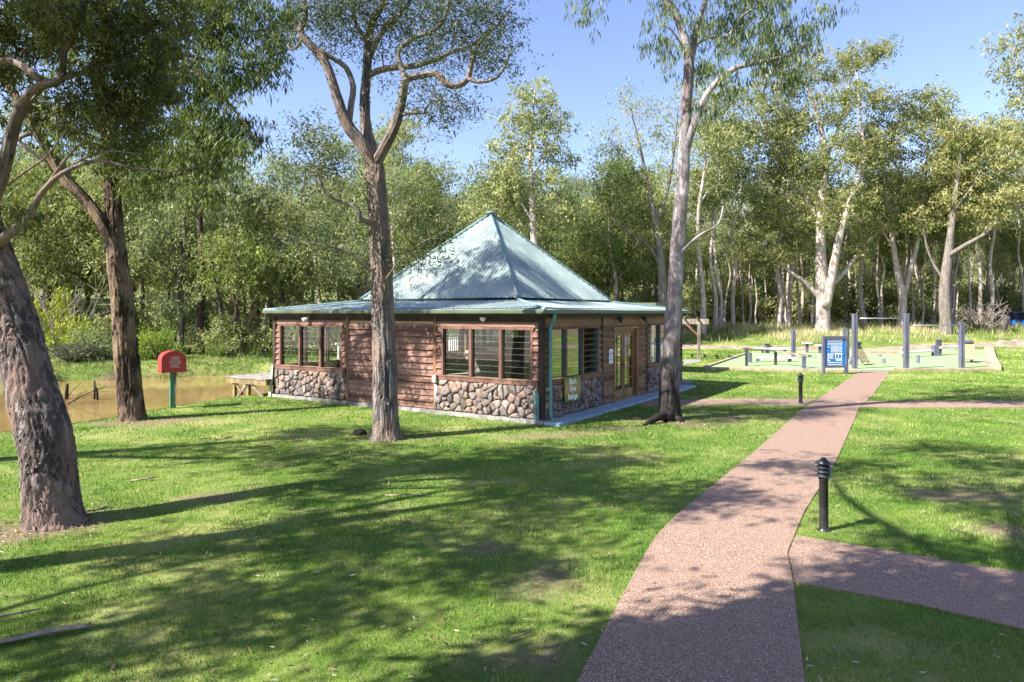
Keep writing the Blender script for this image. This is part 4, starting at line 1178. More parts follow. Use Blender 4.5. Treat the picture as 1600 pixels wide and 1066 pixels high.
# ---- the leaning shaggy tree at the left edge
b1 = G(84, 818); Y1 = b1[1]
l1 = [pxlimb([(86, 825, 0, .47), (83, 800, 0, .40), (77, 740, 0, .38), (72, 690, 0, .37), (52, 620, .05, .345), (38, 560, .1, .315), (18, 480, .15, .285), (-8, 400, .2, .255), (-24, 335, .2, .22), (-36, 220, .2, .19), (-30, 90, .2, .16), (-10, -60, .2, .12), (10, -180, .3, .06)], Y1, b1, 0.79),
      pxlimb([(-20, 335, .15, .13), (-6, 300, .05, .10), (8, 258, 0, .095), (17, 216, -.05, .088), (35, 164, -.1, .08), (65, 134, -.1, .07), (95, 124, -.1, .055), (100, 82, -.1, .05), (125, 35, -.15, .042), (142, -30, -.2, .03), (150, -90, -.2, .02)], Y1, b1, 0.79),
      pxlimb([(-6, 385, .1, .085), (18, 362, -.05, .07), (43, 347, -.1, .062), (51, 326, -.15, .054), (68, 298, -.2, .045), (99, 270, -.3, .034), (151, 251, -.35, .026), (205, 262, -.4, .018), (265, 268, -.4, .013), (330, 256, -.5, .008)], Y1, b1, 0.79),
      pxlimb([(-36, 150, .1, .075), (0, 98, .1, .06), (36, 104, .0, .055), (64, 128, -.08, .05)], Y1, b1, 0.79),
      pxlimb([(70, 296, -.2, .026), (100, 252, -.3, .02), (125, 225, -.35, .015), (142, 208, -.4, .008)], Y1, b1, 0.79), pxlimb([(12, 290, 0, .02), (40, 268, -.2, .018), (75, 242, -.3, .014), (103, 200, -.4, .007)], Y1, b1, 0.79), pxlimb([(99, 270, -.3, .018), (130, 248, -.2, .015), (170, 236, -.2, .011), (230, 243, -.2, .006)], Y1, b1, 0.79),
      pxlimb([(95, 124, -.1, .04), (140, 110, 0, .032), (200, 96, .1, .024), (250, 70, .1, .014)], Y1, b1, 0.79)]
bb1 = pxblobs([(40, 30, .3, 70, 50, 26), (130, 30, .0, 80, 55, 30), (210, 70, .3, 70, 60, 26), (150, 140, .2, 70, 45, 22), (90, 180, .5, 60, 35, 12), (230, 150, .4, 60, 45, 18), (180, 215, .2, 55, 35, 14),
               (20, 90, .6, 40, 40, 12), (250, 20, .5, 60, 40, 16), (100, -60, .3, 140, 50, 26), (260, -40, .3, 90, 40, 14), (-60, 60, .3, 70, 90, 20), (-60, 180, .3, 50, 60, 10), (60, -170, .4, 150, 70, 26), (30, 330, -.2, 25, 16, 3)], Y1, b1, 1.9)
tm, cm = tree_meshes('shaggy_tree', l1, bb1, np.random.default_rng(11), M['bark_shaggy'], M['leaf_fine1'], .095, .021, 78, .13, .42, 6, (18, 8, .024), .035, 110, .010, .0045, .45, .22, 3600, .5, flare=.05)
plant('paperbark_tree', 'leaning tree with shaggy bark at the left edge of the lawn, nearest the camera', 'tree', tuple(b1), tm, cm)

# ---- the forked dark-barked tree by the pond
b2 = G(207, 656); Y2 = b2[1]
l2 = [pxlimb([(207, 660, 0, .40), (206, 645, 0, .34), (200, 580, 0, .31), (194, 510, 0, .29), (189, 450, 0, .275), (183, 405, 0, .26), (180, 360, .05, .22), (176, 310, .1, .20), (171, 260, .15, .18), (166, 205, .2, .16), (160, 130, .25, .13), (170, 50, .3, .10), (185, -60, .3, .06), (190, -140, .3, .03)], Y2, b2, 0.85),
      pxlimb([(184, 400, -.05, .19), (162, 352, -.1, .165), (132, 312, -.15, .155), (99, 276, -.2, .145), (75, 235, -.2, .14), (52, 194, -.3, .13), (22, 147, -.3, .115), (-10, 90, -.3, .09), (-40, 20, -.3, .06), (-50, -60, -.3, .03)], Y2, b2, 0.85),
      pxlimb([(168, 225, .1, .09), (185, 185, .0, .075), (224, 166, -.3, .06), (268, 128, -.5, .05), (302, 98, -.6, .04), (330, 40, -.6, .025)], Y2, b2, 0.85),
      pxlimb([(165, 100, .2, .08), (216, 52, -.2, .07), (242, 73, -.4, .065), (276, 81, -.5, .06), (311, 112, -.6, .045), (345, 150, -.7, .034), (367, 173, -.8, .028), (406, 224, -.9, .014)], Y2, b2, 0.85),
      pxlimb([(276, 81, -.5, .05), (341, 99, -.4, .038), (388, 110, -.4, .026), (440, 108, -.4, .012)], Y2, b2, 0.85),
      pxlimb([(172, 270, .1, .06), (210, 262, -.2, .045), (250, 278, -.4, .034), (300, 266, -.5, .024), (345, 240, -.5, .012)], Y2, b2, 0.85),
      pxlimb([(60, 205, -.25, .06), (30, 220, -.3, .05), (75, 255, -.2, .035), (70, 262, -.2, .02)], Y2, b2, 0.85)]
bb2 = pxblobs([(300, 20, -.3, 80, 45, 22), (370, 30, -.3, 60, 40, 16), (410, 70, -.4, 36, 34, 9), (290, 100, -.4, 80, 45, 20), (370, 110, -.5, 55, 35, 12), (260, 170, -.3, 70, 40, 18), (340, 180, -.6, 50, 40, 13),
               (210, 235, -.2, 60, 35, 13), (290, 240, -.4, 60, 35, 13), (375, 215, -.7, 35, 30, 7), (120, 230, 0, 45, 35, 7), (60, 250, 0, 40, 30, 4), (230, 290, -.3, 40, 18, 5), (170, 60, .5, 100, 60, 16), (60, 60, .4, 100, 70, 18),
               (300, -80, -.2, 150, 60, 26), (100, -100, .2, 170, 70, 26), (200, -70, 0, 60, 40, 8), (320, -120, .4, 40, 30, 7), (250, -180, 0, 60, 40, 6), (400, -40, .8, 36, 26, 6), (440, 20, -.4, 26, 26, 5), (330, 300, -.4, 30, 18, 4), (20, 300, .3, 40, 30, 4)], Y2, b2, 1.8)
tm, cm = tree_meshes('forked_gum', l2, bb2, np.random.default_rng(12), M['bark_fissured'], M['leaf_gum'], .16, .030, 96, .21, .60, 6, (20, 2.2, .045), .06, 80, .009, .005, .5, .22, 900, .45, flare=.12)
plant('gum_tree', 'dark fissured gum forking low beside the red fire hose box', 'tree', tuple(b2), tm, cm)

# ---- the wide-limbed tree before the building
b3 = G(602, 686); Y3 = b3[1]
l3 = [pxlimb([(602, 690, 0, .40), (603, 672, 0, .325), (602, 620, 0, .295), (600, 540, 0, .275), (597, 460, 0, .262), (594, 390, 0, .25), (590, 320, 0, .235), (587, 275, 0, .225), (584, 245, .05, .17), (573, 205, .25, .135), (570, 160, .35, .125), (573, 112, .4, .11), (576, 64, .45, .10), (583, 32, .5, .085), (602, 0, .6, .07), (620, -60, .7, .04)], Y3, b3, 0.84),
      pxlimb([(583, 262, -.03, .17), (566, 225, -.1, .15), (548, 203, -.15, .14), (536, 180, -.2, .13), (529, 158, -.2, .125), (519, 128, -.2, .115), (509, 100, -.2, .105), (494, 80, -.2, .095), (477, 62, -.2, .09), (469, 48, -.2, .075), (478, 20, -.2, .06), (470, -30, -.3, .04)], Y3, b3, 0.84),
      pxlimb([(545, 196, -.1, .08), (549, 160, .0, .075), (552, 136, .05, .07), (541, 106, 0, .065), (521, 92, -.1, .06), (500, 78, -.18, .055)], Y3, b3, 0.84),
      pxlimb([(589, 252, -.05, .14), (607, 219, -.2, .125), (621, 187, -.25, .115), (629, 152, -.3, .10), (634, 126, -.3, .09), (655, 119, -.4, .078), (681, 115, -.5, .075), (694, 126, -.6, .07), (706, 135, -.6, .068), (723, 131, -.6, .065), (733, 119, -.6, .06), (738, 95, -.6, .052), (750, 66, -.6, .045), (775, 42, -.6, .03), (800, 10, -.6, .015)], Y3, b3, 0.84),
      pxlimb([(634, 126, -.3, .075), (626, 102, -.2, .07), (621, 86, -.2, .066), (628, 73, -.2, .062), (650, 58, -.2, .055), (682, 45, -.3, .045), (701, 10, -.4, .03), (706, -40, -.4, .015)], Y3, b3, 0.84),
      pxlimb([(575, 118, .4, .085), (600, 108, .2, .08), (640, 104, 0, .072), (657, 101, -.1, .068), (686, 91, -.2, .06), (708, 80, -.3, .05), (735, 72, -.3, .035), (765, 50, -.4, .02)], Y3, b3, 0.84),
      pxlimb([(729, 122, -.6, .05), (748, 128, -.7, .046), (775, 122, -.8, .038), (790, 101, -.8, .03), (800, 72, -.8, .015)], Y3, b3, 0.84),
      pxlimb([(624, 180, -.25, .055), (645, 176, -.4, .045), (667, 177, -.5, .04), (676, 190, -.5, .02)], Y3, b3, 0.84),
      pxlimb([(662, 177, -.5, .03), (675, 158, -.5, .027), (705, 158, -.6, .02), (730, 165, -.7, .012)], Y3, b3, 0.84),
      pxlimb([(586, 348, -.1, .075), (564, 344, -.3, .058), (559, 326, -.35, .052), (535, 316, -.4, .045), (512, 304, -.5, .04), (500, 286, -.5, .036), (490, 270, -.5, .03), (468, 258, -.6, .016)], Y3, b3, 0.84),
      pxlimb([(573, 100, .4, .075), (596, 52, .3, .068), (625, 22, .2, .06), (655, -20, .1, .04)], Y3, b3, 0.84),
      pxlimb([(574, 70, .45, .06), (556, 35, .5, .05), (545, -20, .6, .03)], Y3, b3, 0.84),
      pxlimb([(474, 58, -.2, .045), (464, 74, -.2, .034), (455, 77, -.2, .026), (450, 72, -.2, .015)], Y3, b3, 0.84),
      pxlimb([(590, 432, -.15, .035), (560, 405, -.3, .028), (535, 390, -.4, .023), (500, 382, -.5, .017), (455, 380, -.6, .01)], Y3, b3, 0.84),
      pxlimb([(600, 440, -.15, .026), (625, 408, -.3, .02), (655, 382, -.4, .014), (700, 360, -.5, .008)], Y3, b3, 0.84)]
bb3 = pxblobs([(495, 15, -.2, 42, 32, 16), (545, 20, .3, 45, 35, 16), (605, 25, .3, 50, 34, 18), (665, 18, -.1, 50, 32, 18), (720, 25, -.4, 50, 34, 18), (770, 25, -.6, 36, 30, 13), (690, 70, -.2, 55, 24, 16), (750, 80, -.6, 40, 26, 13), (790, 90, -.8, 18, 24, 6),
               (620, 70, .1, 45, 26, 9), (530, 70, 0, 40, 30, 9), (665, 140, -.4, 45, 15, 8), (705, 160, -.6, 40, 18, 9), (680, 178, -.5, 25, 16, 4), (480, 215, -.5, 28, 26, 8), (500, 250, -.5, 36, 24, 8), (530, 285, -.4, 32, 20, 6), (475, 285, -.5, 22, 18, 4),
               (500, 375, -.5, 40, 16, 7), (455, 375, -.6, 22, 16, 4), (545, 350, -.3, 20, 16, 3), (650, 395, -.35, 38, 26, 8), (690, 360, -.4, 24, 16, 4), (590, -60, .3, 120, 50, 26), (730, -60, -.3, 100, 50, 22), (480, -60, -.2, 80, 50, 14), (640, -140, .2, 150, 50, 24), (450, 60, -.2, 14, 22, 3)], Y3, b3, 1.7)
tm, cm = tree_meshes('wide_tree', l3, bb3, np.random.default_rng(13), M['bark_stringy'], M['leaf_fine'], .085, .022, 72, .25, .3, 8, (22, 2.0, .03), .05, 90, .017, .010, .4, .2, 1200, .52, flare=.20, bow=.14)
plant('paperbark_tree', 'grey stringy tree with wide crooked limbs before the building front', 'tree', tuple(b3), tm, cm)

# ---- the tall smooth gum right of the doors
b4 = G(1047, 656); Y4 = b4[1]
l4 = [pxlimb([(1047, 660, 0, .37), (1047, 645, 0, .315), (1046, 600, 0, .275), (1049, 540, 0, .245), (1054, 470, 0, .222), (1057, 410, 0, .205), (1062, 340, 0, .19), (1067, 280, 0, .18), (1070, 225, 0, .165), (1072, 170, 0, .15), (1076, 112, -.1, .14), (1074, 80, -.15, .13), (1058, 26, -.2, .11), (1041, 0, -.25, .10), (1030, -60, -.3, .08), (1040, -160, -.2, .05)], Y4, b4, 0.86),
      pxlimb([(1070, 240, 0, .13), (1078, 214, -.1, .115), (1093, 174, -.2, .105), (1110, 139, -.3, .09), (1145, 109, -.5, .07), (1179, 99, -.6, .058), (1210, 92, -.7, .044), (1250, 76, -.8, .028), (1275, 40, -.8, .014)], Y4, b4, 0.86),
      pxlimb([(1076, 108, -.1, .10), (1084, 75, 0, .085), (1088, 45, .1, .078), (1100, 8, .2, .065), (1112, -50, .3, .045), (1130, -130, .3, .025)], Y4, b4, 0.86),
      pxlimb([(1085, 70, 0, .05), (1110, 58, -.2, .045), (1138, 56, -.4, .04), (1160, 25, -.6, .03), (1195, 4, -.7, .02)], Y4, b4, 0.86),
      pxlimb([(1058, 400, -.1, .04), (1090, 370, -.3, .034), (1122, 350, -.5, .026), (1130, 322, -.5, .016)], Y4, b4, 0.86),
      pxlimb([(1048, -20, -.2, .06), (1000, -30, -.4, .045), (950, -15, -.6, .03), (915, 0, -.7, .015)], Y4, b4, 0.86),
      pxlimb([(1074, 85, -.1, .03), (1050, 48, -.3, .024), (1035, 40, -.4, .015)], Y4, b4, 0.86),
      pxlimb([(1045, 655, -.2, .20), (1038, 648, -.35, .13), (1022, 655, -.6, .09), (1008, 664, -.8, .05), (995, 672, -1.0, .02)], Y4, b4, 0.86),
      pxlimb([(1052, 655, -.1, .16), (1062, 656, -.3, .09), (1070, 664, -.4, .03)], Y4, b4, 0.86)]
bb4 = pxblobs([(1150, 15, -.3, 55, 32, 16), (1205, 25, -.6, 45, 34, 14), (1115, 45, -.1, 36, 34, 10), (1165, 70, -.5, 45, 28, 13), (1215, 85, -.7, 36, 24, 10), (1255, 60, -.8, 26, 24, 6), (1280, 20, -.8, 18, 18, 4), (1095, 100, 0, 26, 26, 5), (1030, 75, -.4, 22, 28, 6), (1040, 20, -.3, 28, 26, 5),
               (1240, 118, -.7, 26, 16, 5), (915, 8, -.7, 20, 12, 4), (1150, 130, -.4, 30, 18, 5), (1110, 170, -.2, 26, 20, 4), (1100, -80, 0, 110, 50, 22), (1220, -60, -.5, 80, 45, 15), (1000, -70, -.4, 80, 40, 12), (1080, -190, 0, 130, 60, 34), (1240, -180, -.4, 80, 50, 20), (1180, -110, -.5, 90, 40, 18), (1000, -180, .3, 90, 50, 18)], Y4, b4, 1.1)
tm, cm = tree_meshes('smooth_gum', l4, bb4, np.random.default_rng(14), M['bark_smooth'], M['leaf_grey4'], .16, .026, 84, .20, .70, 6, (7, 1.6, .015), .07, 72, .009, .005, .5, .22, 0, .5, flare=.12)
plant('gum_tree', 'tall smooth grey gum with dark rough base just right of the building doors', 'tree', tuple(b4), tm, cm)

# ------------------------------------------------------------ woodland
def mid_gum(name, seed, h, lean, r0, split, spread, nl, crown, bark, leaf, leafL=.26, leafW=.085, per=50, cr=.54, droop=.45, tone=(.5, .22), stems=1, low=0.0, dens=1.0, ct=15):
    rng = np.random.default_rng(seed); limbs = []; blobs = []
    for s in range(stems):
        sp = 0 if stems == 1 else (s - (stems - 1) / 2) * .16 * h
        a = rng.uniform(0, 6.28); lx, ly = lean * math.cos(a) * h + sp, lean * math.sin(a) * h
        P = []
        for t in np.linspace(0, 1, 7):
            P.append((lx * t ** 1.3 + rng.normal(0, .012 * h) * (t > 0), ly * t ** 1.3 + rng.normal(0, .012 * h) * (t > 0), h * .93 * t, r0 * (1 - .85 * t) * (1.25 if t == 0 else 1) / (1 if stems == 1 else 1.3)))
        P[0] = (0, 0, -.2, P[0][3])
        limbs.append(P); top = np.array(P[-1][:3]); blobs.append((top, (crown * .55, crown * .55, crown * .4), int(ct * dens)))
        for k in range(nl):
            t = split + (1 - split) * (k + rng.uniform(.1, .9)) / nl * .85; i = min(5, int(t * 6)); f = t * 6 - i
            p = np.array(P[i]) * (1 - f) + np.array(P[i + 1]) * f; az = rng.uniform(0, 6.28) + k * 2.4
            ln = spread * h * (1.15 - .65 * t) * rng.uniform(.75, 1.2); up = rng.uniform(.35, 1.0) * ln
            d = np.array([math.cos(az) * ln, math.sin(az) * ln, up])
            e = p[:3] + d; m_ = p[:3] + d * .5 + rng.normal(0, .06 * ln, 3) + np.array([0, 0, .12 * ln])
            limbs.append([(*p[:3], p[3] * .62), (*m_, p[3] * .38), (*e, max(.012, p[3] * .12))])
            blobs.append((e, (crown * .52, crown * .52, crown * .34), int(ct * dens)))
            if rng.random() < .6: blobs.append((m_ + np.array([0, 0, crown * .1]), (crown * .4, crown * .4, crown * .26), int(ct * .6 * dens)))
    if low:
        for k in range(int(low)):
            az = rng.uniform(0, 6.28); rr = crown * rng.uniform(.2, .6); blobs.append(((rr * math.cos(az), rr * math.sin(az), h * rng.uniform(.18, .5)), (crown * .5, crown * .5, crown * .4), int(ct * .8)))
    return tree_meshes(name, limbs, blobs, rng, bark, leaf, leafL, leafW, per, cr, droop, 6, .05, .8, 9, .014, .014, *tone, 0, .3, .62, .12)

K = {}
K['pole1'] = mid_gum('pole_gum_a', 101, 19, .03, .20, .58, .14, 6, 2.9, M['bark_pale'], M['leaf_olive'])
K['pole2'] = mid_gum('pole_gum_b', 102, 17, .05, .17, .55, .15, 6, 2.6, M['bark_pale'], M['leaf_grey'])
K['pole3'] = mid_gum('pole_gum_c', 103, 20, .06, .22, .50, .16, 7, 2.8, M['bark_pale'], M['leaf_olive'])
K['leafy1'] = mid_gum('leafy_gum_a', 104, 14, .05, .20, .30, .20, 9, 2.9, M['bark_grey'], M['leaf_grey'], low=3)
K['leafy2'] = mid_gum('leafy_gum_b', 105, 12.5, .06, .17, .28, .22, 9, 2.7, M['bark_dark'], M['leaf_olive'], low=4)
K['leafy3'] = mid_gum('leafy_gum_c', 106, 16, .04, .22, .32, .19, 10, 3.1, M['bark_grey'], M['leaf_gum'], low=2, tone=(.62, .22))
K['leafy4'] = mid_gum('leafy_gum_d', 107, 10.5, .08, .14, .25, .25, 8, 2.4, M['bark_dark'], M['leaf_bright'], low=3)
K['twin1'] = mid_gum('twin_stem_a', 108, 9.0, .10, .17, .42, .2, 5, 2.3, M['bark_dark'], M['leaf_olive'], stems=2)
K['thin1'] = mid_gum('thin_sapling', 109, 13, .05, .12, .6, .10, 5, 1.7, M['bark_pale'], M['leaf_olive'], dens=.7)
K['thin2'] = mid_gum('thin_sapling_b', 110, 15, .07, .13, .6, .10, 5, 1.9, M['bark_pale'], M['leaf_grey'], dens=.7)

def shrub_mesh(name, seed, r, h, leaf, leafL, leafW, nclump, per, droop=.1, tone=(.5, .2), cr=.28):
    rng = np.random.default_rng(seed); g = Geo()
    c = rng.normal(0, 1, (nclump, 3)); c /= np.linalg.norm(c, axis=1)[:, None]; c[:, 2] = np.abs(c[:, 2]); c *= rng.uniform(.5, 1, nclump)[:, None]; c = c * (r, r, h * .85) + (0, 0, h * .12)
    for p in c: g.tube([(rng.normal(0, .05), rng.normal(0, .05), -.1), p * (.5, .5, .55), p], [.025, .015, .006], 4, 0, True, cap=False)
    st = g.mesh(name + '_stems', M['bark_dark'])
    sc = np.repeat(c, 5, 0) + rng.normal(0, 1, (nclump * 5, 3)) * cr * (1, 1, .7); ct = np.repeat(np.clip(rng.normal(tone[0], tone[1], nclump), 0, 1), 5)
    m = per // 5; lc = np.repeat(sc, m, 0) + rng.normal(0, 1, (len(sc) * m, 3)) * cr * .5
    lc[:, 2] = np.maximum(lc[:, 2], .02)
    g2 = Geo(); v, f, t = leaf_geo(lc, rng, leafL, leafW, droop, np.clip(np.repeat(ct, m) + rng.normal(0, .1, len(lc)), 0, 1)); g2.add(v, f, 0, False, t)
    return st, g2.mesh(name + '_foliage', leaf, tone=True)
SH = {'a': shrub_mesh('shrub_a', 201, 1.5, 2.2, M['leaf_grey'], .16, .06, 60, 60), 'b': shrub_mesh('shrub_b', 202, 1.3, 1.7, M['leaf_bright'], .15, .06, 50, 60), 'c': shrub_mesh('shrub_c', 203, 2.0, 3.2, M['leaf_olive'], .2, .07, 75, 60),
      'lime': shrub_mesh('shrub_lime', 204, 1.25, 1.1, M['leaf_lime'], .13, .04, 50, 80, -.35, (.6, .2), .2)}
def shrub(k, label, x, y, rz=0.0, sc=1.0, group=None, name='shrub'):
    t = thing(name, label, 'shrub', (x, y, tz(x, y) - .05), rz, group); t.scale = sc if hasattr(sc, '__len__') else (sc,) * 3
    mesh_obj('stems', SH[k][0], t); mesh_obj('foliage', SH[k][1], t); return t

# ---- single trees that stand out of the woodland, built from their own limbs
def px_tree(name, label, px, py, Yd, limbs, blobs, seed, bark, leaf, leafL=.26, leafW=.095, per=70, cr=.46, droop=.5, tone=(.5, .22), sides=12, rough=.05):
    z = H - (py - HY) / F * Yd; x = (px - 800) / F * Yd
    base = np.array([x, Yd, z]); gz = tz(x, Yd); base[2] = gz
    L = [pxlimb(l, Yd, base) for l in limbs]; L[0][0] = (0, 0, -.3, L[0][0][3])
    tm, cm = tree_meshes(name, L, pxblobs(blobs, Yd, base), np.random.default_rng(seed), bark, leaf, leafL, leafW, per, cr, droop, 6, rough, .5, sides, .013, .013, *tone, 0, .3, .65, .12)
    return plant(name, label, 'tree', tuple(base), tm, cm)

px_tree('gum_tree', 'huge pale trunked spreading gum behind the blue information board', 1286, 523, 56,
  [[(1286, 525, 0, .75), (1286, 505, 0, .58), (1286, 460, 0, .52), (1283, 415, 0, .45), (1282, 360, 0, .36), (1284, 310, 0, .30), (1290, 260, 0, .25), (1285, 210, 0, .2), (1270, 160, 0, .13), (1255, 120, 0, .07)],
   [(1290, 480, -.4, .4), (1302, 420, -.8, .34), (1312, 370, -1.2, .27), (1330, 310, -1.5, .2), (1350, 250, -1.5, .15), (1345, 190, -1.5, .1), (1340, 120, -1.5, .05)],
   [(1284, 470, .2, .22), (1262, 445, .4, .2), (1235, 425, .6, .16), (1205, 400, 1, .1), (1180, 370, 1, .05)],
   [(1290, 455, .5, .2), (1315, 430, 1, .16), (1350, 385, 1.2, .12), (1380, 355, 1.2, .06)],
   [(1290, 250, 0, .16), (1310, 200, .6, .12), (1325, 140, .8, .08), (1345, 90, .8, .05), (1375, 75, .8, .03)],
   [(1283, 350, 0, .16), (1250, 300, 1, .12), (1215, 250, 1.5, .08), (1190, 200, 1.5, .04)]],
  [(1255, 110, 0, 42, 30, 35), (1215, 140, .6, 38, 34, 32), (1190, 190, 1, 30, 34, 26), (1225, 210, 1, 40, 34, 32), (1345, 85, .8, 32, 16, 23), (1380, 80, .8, 22, 14, 14), (1320, 110, 0, 36, 26, 23), (1300, 170, -1, 42, 32, 32), (1345, 150, -1, 36, 28, 26), (1195, 260, 1.2, 34, 36, 29), (1250, 270, .6, 42, 36, 35),
   (1310, 240, -1.2, 44, 34, 35), (1360, 225, -1, 40, 34, 32), (1210, 330, 1, 44, 36, 35), (1270, 340, -.6, 42, 30, 29), (1330, 310, -1.5, 40, 34, 32), (1185, 385, 1, 34, 28, 23), (1235, 395, .4, 40, 22, 23), (1370, 340, 1, 34, 26, 20), (1330, 380, 1, 30, 20, 12)], 301, M['bark_pale'], M['leaf_rust'], droop=.4)
px_tree('gum_tree', 'twisted pale gum dividing in two behind the middle pull up post', 1408, 519, 58,
  [[(1408, 522, 0, .42), (1408, 505, 0, .36), (1411, 470, 0, .32), (1404, 435, 0, .28), (1398, 400, 0, .22), (1393, 365, 0, .18), (1385, 320, 0, .14), (1380, 250, 0, .08)],
   [(1411, 468, .1, .26), (1420, 430, .3, .22), (1430, 395, .3, .19), (1438, 350, .3, .15), (1445, 290, .3, .11), (1450, 220, .3, .06)],
   [(1396, 385, 0, .12), (1370, 350, .5, .09), (1345, 310, .5, .05)], [(1440, 340, .3, .1), (1465, 300, 0, .07), (1480, 260, 0, .04)]],
  [(1390, 175, 0, 44, 28, 35), (1440, 165, .3, 42, 26, 32), (1370, 230, 0, 42, 30, 32), (1425, 225, -.5, 44, 32, 35), (1475, 215, 0, 32, 34, 26), (1400, 285, -.6, 46, 32, 35), (1450, 290, .2, 38, 30, 26), (1355, 300, .4, 36, 30, 23), (1385, 340, -.3, 40, 24, 23), (1440, 345, -.3, 38, 22, 20), (1480, 300, 0, 26, 26, 14)], 302, M['bark_pale'], M['leaf_rust'], droop=.4)
px_tree('gum_tree', 'thick grey brown gum with a long limb reaching right, by the right pull up post', 1478, 521, 55,
  [[(1478, 524, 0, .58), (1478, 505, 0, .46), (1476, 460, 0, .42), (1479, 420, 0, .36), (1485, 370, 0, .28), (1492, 310, 0, .2), (1500, 250, 0, .12), (1505, 200, 0, .06)],
   [(1482, 400, -.2, .2), (1505, 385, -.5, .17), (1540, 365, -.8, .14), (1565, 340, -1, .11), (1600, 320, -1.2, .08), (1630, 290, -1.2, .04)],
   [(1477, 440, .1, .14), (1460, 415, .4, .11), (1448, 385, .5, .08), (1440, 340, .5, .04)], [(1490, 330, 0, .12), (1520, 290, -.4, .09), (1545, 240, -.4, .05)]],
  [(1510, 205, 0, 36, 24, 29), (1555, 215, -.5, 36, 24, 26), (1490, 250, .4, 36, 28, 26), (1540, 265, -.4, 42, 26, 29), (1590, 260, -1, 36, 28, 23), (1505, 310, .2, 40, 26, 26), (1560, 310, -.8, 38, 22, 20), (1610, 300, -1.2, 30, 24, 17), (1445, 340, .5, 30, 20, 13), (1530, 345, -.2, 34, 16, 12)], 303, M['bark_grey'], M['leaf_rust'], droop=.45, tone=(.55, .22))
px_tree('gum_tree', 'tall leafy gum with pale trunk rising right behind the roof peak', 831, 520, 46,
  [[(838, 530, 0, .34), (836, 440, 0, .27), (834, 370, 0, .23), (831, 300, 0, .18), (829, 240, 0, .13), (832, 180, 0, .08), (836, 140, 0, .04)],
   [(833, 350, 0, .1), (815, 318, .2, .08), (800, 300, .2, .06), (780, 280, .2, .03)], [(830, 280, 0, .09), (855, 240, .3, .06), (875, 205, .3, .03)], [(830, 250, 0, .07), (805, 215, 0, .05), (790, 190, 0, .03)]],
  [(835, 150, 0, 32, 22, 16), (865, 185, .2, 28, 24, 14), (810, 185, 0, 30, 22, 14), (845, 215, -.3, 36, 26, 17), (785, 225, .1, 32, 24, 14), (875, 240, .3, 26, 26, 12), (815, 260, -.3, 40, 24, 16), (770, 275, .2, 32, 24, 13), (860, 290, 0, 36, 26, 15), (795, 310, 0, 40, 24, 15), (880, 330, .5, 32, 26, 13), (750, 320, .5, 30, 26, 12), (840, 345, .6, 40, 24, 12)], 304, M['bark_pale'], M['leaf_olive'], droop=.45, tone=(.6, .22))
px_tree('gum_tree', 'slender dark trunked gum with an airy crown standing on the far pond bank', 314, 556, 39.5,
  [[(314, 560, 0, .32), (313, 520, 0, .24), (313, 460, 0, .22), (315, 400, 0, .19), (312, 345, 0, .16), (313, 300, 0, .11), (320, 250, 0, .05)],
   [(312, 340, 0, .1), (303, 315, .2, .08), (296, 290, .2, .06), (285, 260, .2, .03)], [(313, 325, 0, .06), (335, 316, -.2, .045), (360, 300, -.2, .02)]],
  [(310, 250, 0, 36, 24, 16), (345, 275, -.2, 34, 24, 14), (280, 270, .2, 34, 24, 13), (370, 300, -.3, 26, 20, 8), (325, 225, 0, 30, 20, 10), (300, 305, .2, 30, 18, 8), (345, 330, -.2, 26, 14, 5)], 305, M['bark_dark'], M['leaf_grey'], droop=.6)
for nm, lab, px, py, Yd, dx, sd, lf in (('small_tree', 'low dark twin stemmed tree on the far pond bank, left of its reddish neighbour', 357, 561, 38.3, 1, 306, 'leaf_olive'), ('small_tree', 'low reddish brown twin stemmed tree on the far pond bank near the deck', 381, 559, 39.0, -1, 307, 'leaf_bright')):
    px_tree(nm, lab, px, py, Yd,
      [[(px, py + 3, 0, .22), (px - 1, py - 20, 0, .17), (px - 8, py - 50, 0, .13), (px - 14, py - 90, 0, .1), (px - 22, py - 130, 0, .06), (px - 30, py - 170, 0, .03)],
       [(px - 1, py - 22, .05, .14), (px + 8, py - 45, .1, .12), (px + 13, py - 80, .2, .09), (px + 20, py - 120, .2, .06), (px + 34, py - 160, .2, .03)], [(px - 11, py - 75, 0, .05), (px - 28, py - 100, -.2, .03), (px - 44, py - 110, -.2, .02)]],
      [(px - 28, py - 160, 0, 30, 22, 13), (px + 28, py - 150, .2, 30, 22, 13), (px, py - 180, 0, 32, 20, 13), (px - 42, py - 115, -.2, 24, 16, 7), (px + 34, py - 110, .2, 26, 16, 7), (px + 2, py - 125, -.4, 26, 16, 7)], sd, M['bark_dark'] if dx > 0 else M['bark_fissured'], M[lf], .2, .065, 56, .42)
